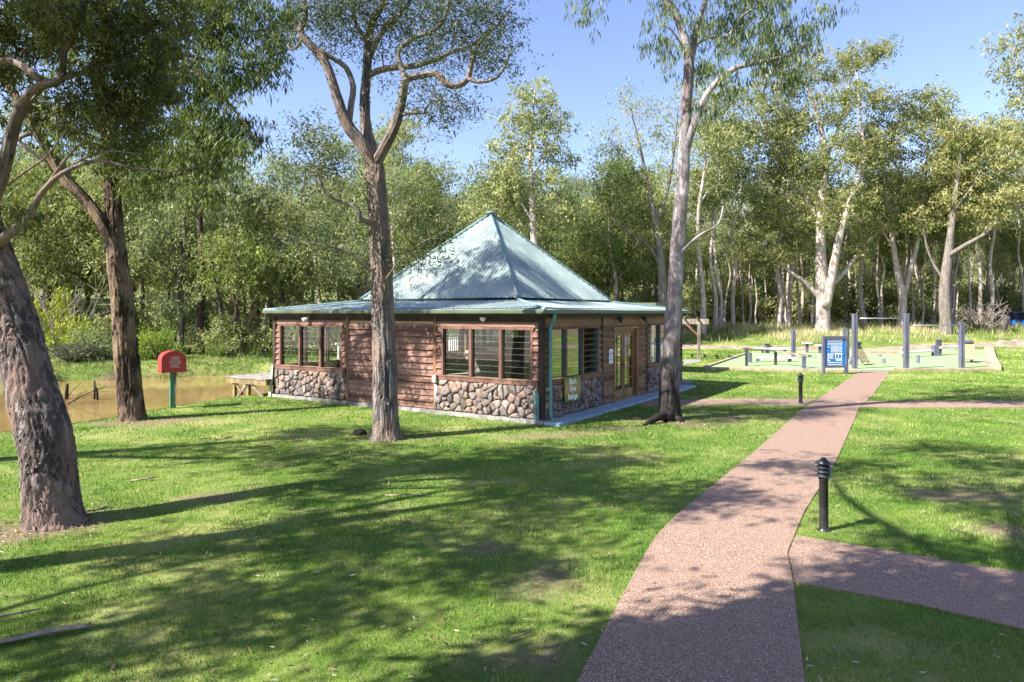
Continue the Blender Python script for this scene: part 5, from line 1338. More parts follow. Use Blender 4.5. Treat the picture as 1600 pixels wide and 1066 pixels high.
px_tree('gum_tree', 'airy open crowned gum with bare grey branches, left behind the tall smooth gum', 1030, 515, 50,
  [[(1036, 528, 0, .36), (1035, 470, 0, .30), (1032, 400, 0, .26), (1025, 350, 0, .2), (1012, 290, 0, .15), (1000, 230, 0, .1), (985, 170, 0, .05)],
   [(1033, 420, 0, .15), (1015, 385, .2, .12), (985, 365, .3, .09), (955, 340, .3, .06), (930, 305, .3, .03)], [(1026, 350, 0, .12), (1045, 290, .3, .1), (1055, 220, .3, .06), (1060, 160, .3, .03)],
   [(1015, 300, 0, .09), (985, 260, .2, .06), (955, 225, .2, .03)]],
  [(985, 150, 0, 30, 22, 11), (1015, 180, 0, 32, 26, 11), (955, 215, .2, 30, 22, 10), (1000, 230, -.2, 34, 26, 12), (1055, 170, .3, 28, 28, 10), (945, 285, .3, 28, 20, 9), (985, 300, .2, 36, 24, 11), (1040, 250, .2, 34, 30, 11), (925, 295, .3, 22, 16, 6), (960, 345, .3, 36, 20, 10), (1050, 320, .3, 34, 26, 10), (1010, 375, .4, 36, 20, 9), (1090, 230, .4, 26, 36, 9)], 308, M['bark_grey'], M['leaf_olive'], .22, .06, 56, .5, tone=(.62, .22))
px_tree('gum_tree', 'gum at the right edge of the picture with a rusty green crown against sky', 1640, 560, 38,
  [[(1650, 562, 0, .34), (1648, 480, 0, .28), (1645, 380, 0, .24), (1640, 280, 0, .18), (1632, 190, 0, .13), (1620, 110, 0, .08), (1615, 60, 0, .04)],
   [(1642, 300, 0, .1), (1620, 250, .2, .07), (1595, 215, .2, .04)], [(1634, 200, 0, .09), (1610, 150, 0, .06), (1590, 110, 0, .03)]],
  [(1600, 60, 0, 30, 26, 15), (1590, 110, 0, 24, 22, 11), (1630, 120, 0, 36, 30, 15), (1598, 160, 0, 28, 20, 11), (1590, 210, .2, 30, 22, 13), (1630, 220, 0, 36, 30, 13), (1680, 150, 0, 40, 60, 16), (1670, 260, 0, 44, 40, 14)], 309, M['bark_pale'], M['leaf_rust'], .24, .085, 64, .5)
px_tree('dead_tree', 'bare grey branched half dead gum poking above the left woodland', 452, 530, 52,
  [[(470, 545, 0, .26), (468, 440, 0, .2), (462, 380, 0, .17), (458, 340, 0, .13), (448, 300, 0, .08), (440, 262, 0, .03)], [(460, 350, 0, .09), (470, 320, 0, .07), (474, 285, 0, .03)], [(458, 340, 0, .08), (480, 312, .2, .05), (500, 285, .2, .025)], [(452, 315, 0, .05), (430, 290, 0, .03), (415, 270, 0, .015)]],
  [(420, 262, 0, 20, 12, 5), (445, 252, 0, 20, 10, 5), (425, 290, .2, 18, 10, 3), (455, 385, .3, 30, 18, 8)], 310, M['bark_grey'], M['leaf_grey'], .2, .06, 40, .45)

# ---- pale trunks along the woodland edge, each at its own place in the photo
edge = [(1098, 515, 54, 'pole3', 'reddish leaning trunk at the woodland edge just right of the pergola post'), (1117, 513, 57, 'pole1', 'straight pale trunk right of the reddish leaning trunk'),
        (1124, 513, 58.5, 'pole2', 'pale trunk close behind the straight pale trunk near the pergola'), (1146, 512, 59, 'pole2', 'kinked pale trunk on the grass bank midway between pergola and exercise rail'),
        (1215, 513, 58, 'pole1', 'very straight white trunk alone left of the huge spreading gum'), (1233, 510, 64, 'pole3', 'grey trunk close behind the very straight white trunk'),
        (1354, 514, 63, 'pole3', 'leaning grey trunk seen between the left and middle pull up posts'), (1488, 515, 60, 'pole3', 'dark grey trunk touching the thick gum by the right pull up post'),
        (1531, 519, 58, 'pole2', 'slim pale pink trunk right of the right pull up post'), (1546, 519, 60, 'pole1', 'reddish pale trunk left of the leaning stump')]
proto_used = {}
wr = np.random.default_rng(55)
for px, py, Yd, kind, lab in edge:
    x = (px - 800) / F * Yd; plant('gum_tree', lab, 'tree', (x, Yd, tz(x, Yd) - .1), *K[kind], group='pale trunks at the woodland edge', rz=wr.uniform(0, 6.28), sc=wr.uniform(.95, 1.12))

# ---- the rest of the wood, told apart only as a mass
def scatter(n, xr, yr, kinds, label, group, mind, seed, ok=None, srange=(.85, 1.2), name='gum_tree'):
    rng = np.random.default_rng(seed); pts = []; tries = 0
    while len(pts) < n and tries < n * 80:
        tries += 1; y = yr[0] + (yr[1] - yr[0]) * rng.random() ** .85; x = rng.uniform(xr[0], xr[1])
        if abs(x) > .80 * y + 6: continue
        if ok is not None and not ok(x, y): continue
        if all((x - a) ** 2 + (y - b) ** 2 > mind ** 2 for a, b in pts): pts.append((x, y))
    for x, y in pts:
        k = kinds[rng.integers(len(kinds))]; plant(name, label, 'tree', (x, y, tz(x, y) - .15), *K[k], group=group, rz=rng.uniform(0, 6.28), sc=rng.uniform(*srange))
scatter(15, (-36, -9), (39, 46), ['leafy1', 'leafy2', 'leafy4', 'leafy2', 'thin2'], 'leafy gum in the thick front row of forest beyond the pond', 'front row of forest beyond the pond', 2.8, 61, lambda x, y: poly_sd(POND, np.array([x]), np.array([y]))[0] < -3.5, (.75, 1.0))
scatter(32, (-58, -4), (47, 70), ['leafy1', 'leafy3', 'leafy2', 'pole3'], 'tall gum deep in the forest behind the pond', 'deep forest behind the pond', 2.9, 62, None, (.85, 1.12))
scatter(15, (-9, 9), (46, 68), ['leafy1', 'leafy3', 'leafy2'], 'leafy gum in the forest showing above the building roof', 'forest behind the building', 3.2, 63, lambda x, y: abs(x - 1.3) > 1.2 or y > 50, (.78, 1.0))
scatter(9, (5, 13), (52, 66), ['leafy1', 'leafy2', 'pole2'], 'leafy gum in the forest behind the pergola', 'forest behind the pergola', 3.0, 64, None, (.7, 1.0))
scatter(46, (12, 66), (62, 84), ['pole1', 'pole2', 'pole3', 'pole3', 'thin1', 'thin2'], 'pale slender gum in the crowded woodland behind the exercise court', 'woodland behind the exercise court', 1.9, 65, None, (.72, 1.0))
scatter(105, (10, 74), (60, 92), ['thin1', 'thin2'], 'thin pole sapling in the crowded woodland behind the exercise court', 'thin saplings behind the exercise court', 1.0, 66, None, (.7, 1.15), 'sapling')
scatter(60, (6, 96), (84, 128), ['leafy1', 'leafy3', 'leafy2'], 'dark leafy gum at the back of the woodland behind the exercise court', 'back of the woodland behind the exercise court', 4.0, 67, None, (.8, 1.1))
scatter(46, (-92, 8), (72, 112), ['leafy1', 'leafy3'], 'tall gum on the rising ground at the back of the left forest', 'back of the left forest', 3.8, 68, None, (1.0, 1.4))

# ---- shrubs
shrub('lime', 'bright yellow green rounded shrub with flat layers on the far pond bank', *G(92, 566)[:2] + np.array([0, 1.0]), .3, (1.15, 1.0, 2.0))
shrub('lime', 'smaller yellow green shrub higher up behind the left pond bank', -25.4, 37.4, 1.3, (1.3, 1.0, 3.2))
shrub('b', 'soft green shrub between the tree trunks behind the red fire hose box', *G(245, 566)[:2], 2.0, (.9, .9, 1.1))
shrub('a', 'low grey green bush on the far pond bank left of the dark forked gum', *G(150, 570)[:2], .8, (1.0, .9, .9))
sr = np.random.default_rng(71)
for k in range(64):
    y = sr.uniform(37.5, 62); x = sr.uniform(-.82 * y, -3)
    if poly_sd(POND, np.array([x]), np.array([y]))[0] > -3.2: continue
    shrub(['a', 'c', 'b', 'c'][k % 4], 'green undergrowth shrub at the foot of the forest beyond the pond', x, y, sr.uniform(0, 6), sr.uniform(.7, 1.15), 'undergrowth beyond the pond')
for k in range(80):
    y = sr.uniform(68, 104); x = sr.uniform(8, .8 * y + 4)
    shrub(['a', 'c', 'c'][k % 3], 'dark undergrowth shrub among the trunks behind the exercise court', x, y, sr.uniform(0, 6), sr.uniform(1.0, 2.1), 'undergrowth behind the exercise court')
for k in range(12):
    shrub(['a', 'c'][k % 2], 'leafy undergrowth shrub behind the building and pergola', sr.uniform(-5, 12), sr.uniform(48, 58), sr.uniform(0, 6), sr.uniform(.8, 1.3), 'undergrowth behind the building')

# dead twiggy bush on the far bank and the grey fallen brush at the right woodland edge
def twigs(name, label, cat, loc, seed, n, r, h, mat, rad=.012):
    rng = np.random.default_rng(seed); g = Geo()
    for k in range(n):
        a = rng.uniform(0, 6.28); e = np.array([math.cos(a) * r * rng.uniform(.3, 1), math.sin(a) * r * rng.uniform(.3, 1), h * rng.uniform(.35, 1)])
        p = [np.array([rng.normal(0, .1), rng.normal(0, .1), -.05]), e * .5 + rng.normal(0, .12 * r, 3) + [0, 0, .1 * h], e]
        g.tube(p, [rad, rad * .7, rad * .35], 4, 0, True, cap=False)
        for q in range(4):
            s = p[1] + (p[2] - p[1]) * rng.uniform(0, .9); g.tube([s, s + rng.normal(0, .16 * r, 3) + [0, 0, .08 * h]], [rad * .5, rad * .2], 3, 0, True, cap=False)
    o = g.build(name, M[mat]); o.location = loc; tag(o, label, cat); return o
p = G(88, 575); twigs('dead_bush', 'grey leafless twiggy bush on the far bank below the lime shrub', 'bush', (p[0], p[1] + 1.2, tz(p[0], p[1] + 1.2)), 81, 150, 1.5, 1.0, 'bark_grey', .014)
p = G(1533, 536); x, y = (1534 - 800) / F * 57, 57; twigs('fallen_branches', 'pale heap of fallen dead branches left of the leaning stump', 'branches', (x, y, tz(x, y)), 82, 60, 2.4, 2.6, 'bark_pale', .03)
x, y = (100 - 800) / F * 36.5, 36.5; twigs('fallen_branches', 'pale dead limbs tangled in the forest edge left of the forked gum', 'branches', (x, y, tz(x, y)), 83, 24, 3.4, 4.8, 'bark_pale', .035)
# leaning stump by the car
x, y = (1563 - 800) / F * 56, 56.0; g = Geo(); g.tube([(-.1, 0, -.2), (.1, 0, .3), (.35, 0, 1.0), (.55, 0, 1.45)], [.36, .32, .29, .26], 14); o = g.build('leaning_stump', M['bark_grey']); o.location = (x, y, tz(x, y)); tag(o, 'thick grey stump leaning right, beside the blue car', 'stump')

# ---- pond-side odds and ends
rr = np.random.default_rng(91)
def rock(label, px, py, s, z=None, dy=0.0):
    p = G(px, py); bm = bmesh.new(); bmesh.ops.create_icosphere(bm, subdivisions=3, radius=1)
    vv = np.array([tuple(v.co) for v in bm.verts]); ff = np.array([[v.index for v in f.verts] for f in bm.faces]); bm.free()
    vv = vv * (1 + .5 * (fbm(vv * 1.6 + rr.random() * 50, 5) - .5)[:, None]) * np.array(s)
    g = Geo(); g.add(vv, ff, 0, False); o = g.build('rock', M['rock']); o.location = (p[0], p[1] + dy, tz(p[0], p[1] + dy) + s[2] * .3); o.rotation_euler = (0, 0, rr.uniform(0, 6)); tag(o, label, 'rock', 'rocks on the far pond bank')
rock('flat pale rock on the far bank just right of the red hose box', 292, 579, (.75, .4, .16), None, 0)
rock('dark reddish rock on the far bank above the deck', 394, 575, (.55, .4, .35))
rock('small pale rock at the water edge above the deck', 391, 582, (.35, .25, .14))
rock('pale boulder on the far bank nearest the building corner', 425, 582, (.4, .3, .28))
rock('small grey rock at the far bank left of the deck', 331, 581, (.3, .25, .2))
def stake(label, px, py, h, lean, r=.06):
    p = G(px, py, -.47); g = Geo(); g.tube([(0, 0, -.5), (lean * .3, .02, h * .5), (lean, 0, h)], [r, r * .85, r * .6], 8); o = g.build('dead_stake', M['bark_dark']); o.location = (p[0], p[1], -.47); tag(o, label, 'stake', 'dead stakes standing in the pond')
stake('dead stake standing in the pond near the leaning tree', 103, 624, .55, .05, .07)
stake('thin upright dead stake in the pond beside a leaning one', 147, 624, .66, 0.02, .04)
stake('leaning dead stake in the pond beside a thin upright one', 153, 625, .6, -.14, .045)
p = G(97, 632, -.47); g = Geo()
for a, b, r in (((0, 0, -.1), (1.1, .6, .55), .022), ((.3, .15, .08), (.9, -.1, .5), .014), ((.5, .3, .2), (1.5, .2, .42), .012), ((0, 0, 0), (.5, .2, .7), .016), ((.8, .45, .4), (1.5, .8, .5), .01)):
    a = np.array(a); b = np.array(b); g.tube([a, (a + b) / 2 + [0, 0, .06], b], [r, r * .8, r * .4], 5)
o = g.build('fallen_branch', M['bark_dark']); o.location = (p[0], p[1], -.47); tag(o, 'bare dark branch lying in the pond right of the leaning tree', 'branch')
p = G(411, 562); g = Geo(); g.tube([(0, 0, -.1), (-.05, 0, .3), (-.12, 0, .62)], .07, 8); o = g.build('fence_post', M['bark_dark']); o.location = (p[0], p[1], tz(p[0], p[1])); tag(o, 'short leaning dark post on the far bank, left of the building corner', 'post')

# sticks and bark on the lawn
def stick(label, px, py, pts, r, mat='stick', name='fallen_stick'):
    p = G(px, py); g = Geo()
    for line in pts: 
        line = np.array(line, float); g.tube(line, np.linspace(r, r * .5, len(line)), 6)
    o = g.build(name, M[mat]); o.location = (p[0], p[1], .0); tag(o, label, 'stick', 'sticks fallen on the lawn')
stick('dark forked stick on the grass right of the leaning tree', 232, 752, [[(-.25, -.05, .02), (0, 0, .04), (.12, .08, .05)], [(0, 0, .04), (-.05, .12, .1)]], .014)
stick('long thin pale curved twig lying on the shaded lawn', 268, 850, [[(-.05, -.35, .03), (.0, -.1, .06), (.06, .2, .05), (.02, .5, .04)]], .006)
stick('brown stick at the left margin of the lawn, below the leaning tree', 12, 968, [[(-.2, -.1, .03), (.05, .0, .05), (.2, .12, .04)]], .014)
stick('small branched twig beside the foot of the leaning tree', 158, 801, [[(-.15, -.05, .03), (.05, .02, .05), (.12, .1, .04)], [(.0, .0, .05), (.12, -.03, .1)]], .010, 'bark_strip')
stick('brown stick lying on the lawn in front of the building tree', 635, 778, [[(-.3, .02, .03), (0, 0, .045), (.35, .05, .03)]], .010)
stick('dark stick on the grass where the shadow meets the path edge', 812, 1000, [[(-.1, -.06, .02), (.1, .08, .04)]], .012)
stick('long brown twig on the lawn midway between leaning tree and path', 500, 804, [[(-.3, 0, .03), (0, .03, .05), (.25, -.02, .03)]], .009)
p = G(50, 1000); g = Geo(); xx = np.linspace(-.42, .42, 12)
rows = []
for i_, x in enumerate(xx):
    w = .035 * (1 - (x / .5) ** 2) + .008
    for t in (-1, 0, 1): rows.append((x, t * w + .05 * math.sin(x * 3), .045 + .012 * (1 - t * t) + .01 * math.sin(x * 9)))
ii = np.arange(11)[:, None] * 3; jj = np.arange(2)[None, :]
g.add(rows, np.stack([ii + jj, ii + 3 + jj, ii + 3 + jj + 1, ii + jj + 1], -1).reshape(-1, 4), 0, True); o = g.build('bark_strip', M['bark_strip'])
sm_ = o.modifiers.new('thick', 'SOLIDIFY'); sm_.thickness = .008
o.location = (p[0], p[1], 0); o.rotation_euler = (0, 0, .3); tag(o, 'long pale peeled bark strip lying at the bottom left of the lawn', 'bark')
# pine-cone like dark knob at the foot of the building tree
p = G(562, 680); g = Geo(); bm = bmesh.new(); bmesh.ops.create_icosphere(bm, subdivisions=3, radius=.12)
vv = np.array([tuple(v.co) for v in bm.verts]); ff = np.array([[v.index for v in f.verts] for f in bm.faces]); bm.free()
g.add(vv * (1.2, 1, .7) * (1 + .5 * (fbm(vv * 14, 8) - .5)[:, None]), ff); o = g.build('cut_stump', M['bark_dark']); o.location = (p[0], p[1], .05); tag(o, 'small dark cut stump at the foot of the tree before the building', 'stump')

# ------------------------------------------------------------ grass
def in_paths(x, y, grow_=0.0):
    m = np.zeros(x.shape, bool)
    for P in PATHS: m |= poly_sd(P, x, y) > grow_
    return m
BPOLY = np.array([bl(-.55, -.12), bl(S_ + .12, -.12), bl(S_ + .12, S_ + .1), bl(-.55, S_ + .1)])
def make_blades(name, zones, mat, label_kind, seed, hgt, straw=.0, maskfun=None, lean=.6, curve=False):
    rng = np.random.default_rng(seed); Vs = []; Ts = []
    for (y0, y1, dens, bh, bw, xlo, xhi) in zones:
        xm = .80 * y1 + 3.2; x0, x1 = max(-xm, xlo), min(xm, xhi)
        N = int(dens * (x1 - x0) * (y1 - y0)); x = rng.uniform(x0, x1, N); y = rng.uniform(y0, y1, N)
        k = (np.abs(x) < .80 * y + 3.2); x, y = x[k], y[k]
        k = maskfun(x, y, rng); x, y = x[k], y[k]
        N = len(x); z = terrain(x, y) - .004
        patch = fbm(np.stack([x * .5, y * .5, 0 * x], -1), 31); fine = fbm(np.stack([x * 3.1, y * 3.1, 0 * x], -1), 35)
        mid_ = fbm(np.stack([x * 1.3, y * 1.3, 0 * x + 7], -1), 33); tone = np.clip(.36 + (patch - .5) * 1.5 + (mid_ - .5) * 1.1 + (fine - .5) * .9 + rng.normal(0, .16, N) + straw + .22 * sstep(9, 22, x) * sstep(16, 26, y), 0, 1)
        st = rng.random(N) < .05 + .45 * sstep(.54, .72, mid_) * sstep(.4, .6, fine); tone = np.where(st, rng.uniform(.8, 1, N), tone)
        hh = bh * rng.uniform(.5, 1.3, N) * (.35 + 1.4 * fine); a = rng.uniform(0, 6.28, N); ln = rng.uniform(.1, 1, N) * lean
        d = np.stack([np.cos(a) * ln, np.sin(a) * ln, np.ones(N)], 1); d /= np.linalg.norm(d, axis=1)[:, None]
        s = np.stack([np.sin(a * 1.7 + 1), np.cos(a * 1.7 + 1), 0 * a], 1) * (bw * rng.uniform(.6, 1.3, N))[:, None] / 2
        b = np.stack([x, y, z], 1); tip = b + d * hh[:, None]
        Vs.append(np.stack([b - s, b + s, tip], 1).reshape(-1, 3)); Ts.append(tone)
    V = np.concatenate(Vs); T = np.concatenate(Ts); g = Geo(); g.add(V, np.arange(len(V)).reshape(-1, 3), 0, False, T)
    o = g.build(name, mat, tone=True); tag(o, kind='stuff'); return o
def lawn_mask(x, y, rng):
    sdm = np.max([poly_sd(P, x, y) for P in PATHS], axis=0); k = (sdm < rng.exponential(.022, len(x)) - .004) & (poly_sd(BPOLY, x, y) < 0) & (poly_sd(POND, x, y) < .45)
    s = soil_at(x, y); k &= rng.random(len(x)) > s * .92
    thin = fbm(np.stack([x * 2.4, y * 2.4, 0 * x + 3], -1), 61, 3); k &= rng.random(len(x)) > .75 * sstep(.58, .70, thin)
    k &= ~((x > 9) & (np.abs(y - 48.5) < 1.5))
    return k
make_blades('lawn_grass', [(3.6, 6.5, 5200, .034, .0052, -99, 99), (6.5, 9.5, 3000, .036, .0075, -99, 99), (9.5, 14, 1500, .038, .011, -99, 99), (14, 21, 620, .042, .018, -99, 99), (21, 32, 200, .05, .03, -99, 99), (32, 47, 75, .06, .05, -99, 99)], M['grass'], 'stuff', 41, .035, 0, lawn_mask)
def tall_mask(x, y, rng):
    pn = fbm(np.stack([x * .22, y * .3, 0 * x], -1), 51)
    return (rng.random(len(x)) < sstep(.40, .60, pn) * .93 + .07) & ~in_paths(x, y, -.3) & (y > 49.6 + 1.2 * np.sin(x * .2) + .8)
make_blades('tall_grass', [(50, 56, 120, .42, .04, 9, 60), (56, 66, 75, .62, .05, 6, 70), (66, 80, 22, .7, .08, 6, 80)], M['tall_grass'], 'stuff', 42, .8, .08, tall_mask, .8)
def bank_mask(x, y, rng):
    sd = poly_sd(POND, x, y); pn = fbm(np.stack([x * .5, y * .5, 0 * x], -1), 52)
    return (y > 28) & (x < -3) & (sd < .35) & (rng.random(len(x)) < sstep(.35, .6, pn) + .25 * (sd > -1.2))
make_blades('bank_grass', [(28, 37, 230, .13, .03, -40, -3), (37, 46, 60, .34, .045, -45, 6)], M['tall_grass'], 'stuff', 43, .3, -.12, bank_mask, .6)

# tussocks on the far bank
for k, (px, py, s, lab) in enumerate(((262, 575, .0, 'lime green grass tussock on the far bank left of the hose box'), (340, 563, 0, 'lime green grass tussock at the foot of the low dark twin stemmed tree'), (396, 560, 0, 'pale grass tussock between the reddish twin stemmed tree and the short leaning post'))):
    p = G(px, py); rng = np.random.default_rng(400 + k); N = 260; a = rng.uniform(0, 6.28, N); r = rng.uniform(0, .28, N); b = np.stack([r * np.cos(a), r * np.sin(a), -.05 + 0 * a], 1)
    tip = b + np.stack([np.cos(a) * rng.uniform(.1, .7, N), np.sin(a) * rng.uniform(.1, .7, N), rng.uniform(.45, 1.0, N)], 1); s_ = np.stack([-np.sin(a), np.cos(a), 0 * a], 1) * .02
    g = Geo(); g.add(np.stack([b - s_, b + s_, tip], 1).reshape(-1, 3), np.arange(3 * N).reshape(-1, 3), 0, False, np.clip(rng.normal(.45, .15, N), 0, 1)); o = g.build('grass_tussock', M['tall_grass'], tone=True); o.location = (p[0], p[1], tz(p[0], p[1])); tag(o, lab, 'grass')

# fallen leaves over lawn and path
rng = np.random.default_rng(77); N = 4200
y = 4.2 + 20 * rng.random(N) ** 1.6; x = rng.uniform(-1, 1, N) * (.8 * y + 1)
k = (poly_sd(BPOLY, x, y) < 0) & (poly_sd(POND, x, y) < -.1); inp = in_paths(x, y); k &= ~(inp & (rng.random(N) < .55)); x, y, inp = x[k], y[k], inp[k]; N = len(x)
for cx, cy, rr_, n_ in ((-5.7, 8.3, .9, 420), (-2.66, 14.1, .9, 260), (3.9, 16.3, 1.6, 420), (-9.1, 16.4, 1.3, 260)):
    a = rng.uniform(0, 6.28, n_); r_ = .3 + np.abs(rng.normal(0, .55, n_)) * rr_; x = np.r_[x, cx + r_ * np.cos(a)]; y = np.r_[y, cy + r_ * np.sin(a) * .8]; inp = np.r_[inp, np.zeros(n_, bool)]
N = len(x)
z = np.where(inp, .022, rng.uniform(.018, .036, N)); a = rng.uniform(0, 6.28, N); L = rng.uniform(.025, .085, N); w = L * rng.uniform(.15, .3, N)
d = np.stack([np.cos(a), np.sin(a), rng.normal(0, .18, N)], 1) * L[:, None]; s_ = np.stack([-np.sin(a), np.cos(a), rng.normal(0, .3, N)], 1) * w[:, None] / 2; c = np.stack([x, y, z], 1)
g = Geo(); g.add(np.stack([c - d / 2, c + s_, c + d / 2, c - s_], 1).reshape(-1, 3), np.arange(4 * N).reshape(-1, 4), 0, False, np.clip(rng.beta(1.2, 2.0, N), 0, .9)); tag(g.build('leaf_litter', M['litter'], tone=True), kind='stuff')

# ------------------------------------------------------------ unseen trees added beside and behind the viewpoint to shade lawn and path
def shade_tree(label, x, y, limbs, blobs, seed, per=80, cr=.34, leafL=.2, leafW=.06):
    """limbs and crown clumps in world metres"""
    b = np.array([x, y, 0.0])
    L = [[(p[0] - x, p[1] - y, p[2], p[3]) for p in l] for l in limbs]
    B = [((c[0] - x, c[1] - y, c[2]), (c[3], c[4], c[5]), c[6]) for c in blobs]
    tm, cm = tree_meshes('shade_gum', L, B, np.random.default_rng(seed), M['bark_grey'], M['leaf_gum'], leafL, leafW, per, cr, .5, 7, .05, .5, 10, .010, .007, .5, .2, 0, .35, .6)
    plant('gum_tree', label, 'tree', (x, y, 0), tm, cm)
tb = [(-3.75 + .9 * t, 2.45 + .43 * t) for t in (-2.3, -1.3, -.4, .5, 1.4)]  # crown clumps strung along the sun direction so their shadow fits the path
shade_tree('unseen broad leafy gum added just left of the viewpoint to shade the path', -6.6, -.9,
    [[(-6.6, -.9, -.2, .3), (-6.5, -.6, 2.4, .25), (-6.0, .4, 4.4, .18), (-4.9, 1.6, 5.6, .12), (-3.4, 2.5, 6.2, .05)], [(-6.2, 0, 3.8, .14), (-6.0, .8, 4.8, .09), (-5.8, 1.4, 5.6, .04)]],
    [(x_, y_, 6.0 + .12 * k_, .75, .62, .45, 40) for k_, (x_, y_) in enumerate(tb)] + [(x_ + .3, y_ - .75, 6.1, .8, .6, .45, 30) for x_, y_ in tb] + [(x_ + .6, y_ - 1.5, 6.2, .8, .6, .45, 20) for x_, y_ in tb], 501, 110)
shade_tree('unseen tall gum added left of the viewpoint to shade the front lawn', -10.8, 4.2,
    [[(-10.8, 4.2, -.2, .34), (-10.6, 4.4, 3, .28), (-10.2, 4.6, 6, .22), (-9.6, 5.0, 8.5, .12), (-9.2, 5.3, 10.5, .05)], [(-10.2, 4.6, 6, .13), (-9.0, 4.2, 7.4, .08), (-7.8, 3.8, 8.2, .04)], [(-10, 4.8, 7, .1), (-8.8, 6.2, 8.2, .06), (-7.6, 6.8, 8.8, .03)]],
    [(-9.2, 5.2, 10.2, 1.3, 1.1, .7, 22), (-7.9, 3.9, 8.4, 1.2, .9, .6, 18), (-8.0, 6.6, 8.8, 1.2, .8, .6, 18), (-10.2, 4.0, 8.6, 1.1, .9, .6, 14), (-9.0, 3.0, 7.2, .9, .6, .5, 9), (-10.2, 6.2, 8.0, 1.0, .8, .5, 10), (-6.9, 5.2, 9.4, .9, .7, .4, 10), (-10.4, 7.0, 9.2, 1.1, .8, .5, 16), (-9.0, 8.3, 9.4, 1.1, .7, .5, 15), (-8.4, 5.8, 9.6, 1.0, .7, .5, 13), (-11.2, 8.2, 9.0, 1.0, .7, .5, 12)], 502, 90)
shade_tree('unseen tall gum added behind the viewpoint to shade the right lawn', -4.8, -2.6,
    [[(-4.8, -2.6, -.2, .36), (-4.8, -2.4, 3, .3), (-4.8, -1.4, 6.2, .24), (-4.6, .8, 8.6, .17), (-4.2, 3.0, 10.4, .11), (-4.0, 4.6, 11.5, .05)], [(-4.7, .2, 8.0, .13), (-3.6, 2.2, 9.0, .08), (-2.2, 4.0, 9.6, .04)], [(-4.4, 1.8, 9.4, .1), (-4.8, 4.6, 9.8, .06), (-4.2, 6.8, 9.8, .03)], [(-4.2, 3.0, 10.4, .08), (-3.2, 4.8, 11.0, .05), (-2.0, 6.2, 11.2, .03)]],
    [(-4.0, 4.7, 11.4, 1.2, .8, .5, 16), (-2.2, 4.0, 9.8, 1.2, .7, .4, 15), (-4.3, 6.8, 10.0, 1.2, .7, .4, 14), (-2.0, 6.2, 11.4, 1.2, .7, .4, 14), (-3.6, 3.2, 8.8, .9, .5, .4, 8), (-5.6, 5.6, 9.0, .9, .6, .4, 9), (-.9, 5.2, 11.6, .9, .5, .4, 9), (-3.0, 7.6, 11.8, .9, .5, .4, 8), (-5.2, 2.6, 9.6, .9, .6, .4, 8)], 503, 90)
shade_tree('unseen low spreading gum added left of the viewpoint to shade the near lawn', -12.6, .4,
    [[(-12.6, .4, -.2, .3), (-12.4, .6, 2.6, .24), (-11.8, 1.2, 5, .18), (-10.8, 2, 7, .1), (-10.2, 2.6, 8.4, .05)], [(-11.8, 1.2, 5, .1), (-10.6, 1.6, 6.2, .07), (-9.2, 2.2, 7.4, .03)], [(-11.4, 1.6, 6, .09), (-11.2, 3, 7.4, .05), (-10.8, 3.8, 8.6, .03)]],
    [(-10.9, 2.0, 7.4, .9, .6, .5, 11), (-9.4, 2.3, 7.6, .9, .55, .45, 12), (-10.4, 3.4, 8.9, 1.0, .6, .45, 12), (-11.6, 1.4, 6.6, .8, .55, .4, 8), (-8.6, 3.1, 8.4, .8, .45, .4, 8), (-11.4, 3.6, 8.2, .8, .5, .4, 7)], 505, 90)
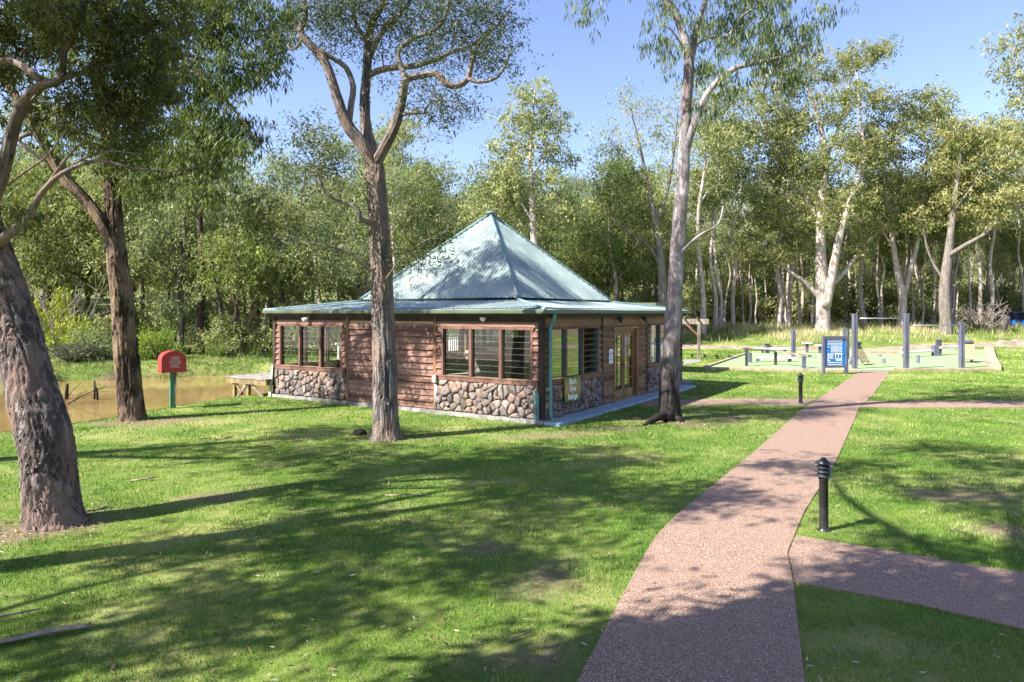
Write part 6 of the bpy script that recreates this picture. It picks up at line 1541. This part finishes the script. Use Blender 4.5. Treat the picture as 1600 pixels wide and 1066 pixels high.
shade_tree('unseen tall shade gum added far left of the viewpoint beside the pond', -15.2, 9.2,
    [[(-15.2, 9.2, -.4, .34), (-15, 9.3, 3, .28), (-14.6, 9.4, 6, .22), (-14, 9.6, 9, .12), (-13.6, 9.8, 11, .05)], [(-14.6, 9.4, 6.4, .12), (-13.4, 8.6, 7.8, .08), (-12.3, 8.2, 8.6, .04)]],
    [(-13.6, 9.8, 10.8, 1.3, 1.0, .6, 18), (-12.4, 8.2, 8.8, 1.2, .9, .6, 16), (-14.6, 8.6, 9.0, 1.1, .9, .6, 12), (-12.8, 10.4, 9.2, 1.1, .8, .5, 10)], 504, 90)

# ------------------------------------------------------------ light, sky, camera
to_sun = Vector((-.96, -.46, 1.0)).normalized()
elev = math.asin(to_sun.z); azi = math.atan2(to_sun.x, to_sun.y)
w = bpy.data.worlds.new('World'); scene.world = w; w.use_nodes = True; nt = w.node_tree
bg = nt.nodes['Background']; sky = nt.nodes.new('ShaderNodeTexSky'); sky.sky_type = 'NISHITA'; sky.sun_disc = False
sky.sun_elevation = elev; sky.sun_rotation = azi; sky.air_density = 1.0; sky.dust_density = .6; sky.ozone_density = 2.2; sky.altitude = 50
tint = nt.nodes.new('ShaderNodeMix'); tint.data_type = 'RGBA'; tint.blend_type = 'MULTIPLY'; tint.inputs[0].default_value = 1.0; tint.inputs[7].default_value = (1.02, .93, 1.05, 1)
nt.links.new(sky.outputs[0], tint.inputs[6]); nt.links.new(tint.outputs[2], bg.inputs['Color']); bg.inputs['Strength'].default_value = .085
sl = bpy.data.lights.new('sun', 'SUN'); sl.energy = 5.0; sl.angle = math.radians(.53); sl.color = (1, .955, .88)
so = bpy.data.objects.new('sun', sl); COL.objects.link(so); so.rotation_euler = to_sun.to_track_quat('Z', 'Y').to_euler()

cam = bpy.data.cameras.new('camera'); cam.sensor_width = 36; cam.lens = F / 1600 * 36; cam.shift_y = -(533 - HY) / 1600; cam.clip_end = 3000; cam.clip_start = .05
co = bpy.data.objects.new('camera', cam); COL.objects.link(co); co.location = (0, 0, H); co.rotation_euler = (PI / 2, 0, 0)
scene.camera = co

scene.view_settings.view_transform = 'Standard'; scene.view_settings.look = 'None'; scene.view_settings.gamma = 1.0; scene.view_settings.exposure = 1.7
cy_ = scene.cycles
cy_.max_bounces = 7; cy_.diffuse_bounces = 3; cy_.glossy_bounces = 3; cy_.transmission_bounces = 4; cy_.transparent_max_bounces = 24; cy_.use_denoising = True; cy_.sample_clamp_indirect = 6.0
try: cy_.denoiser = 'OPENIMAGEDENOISE'
except Exception: pass
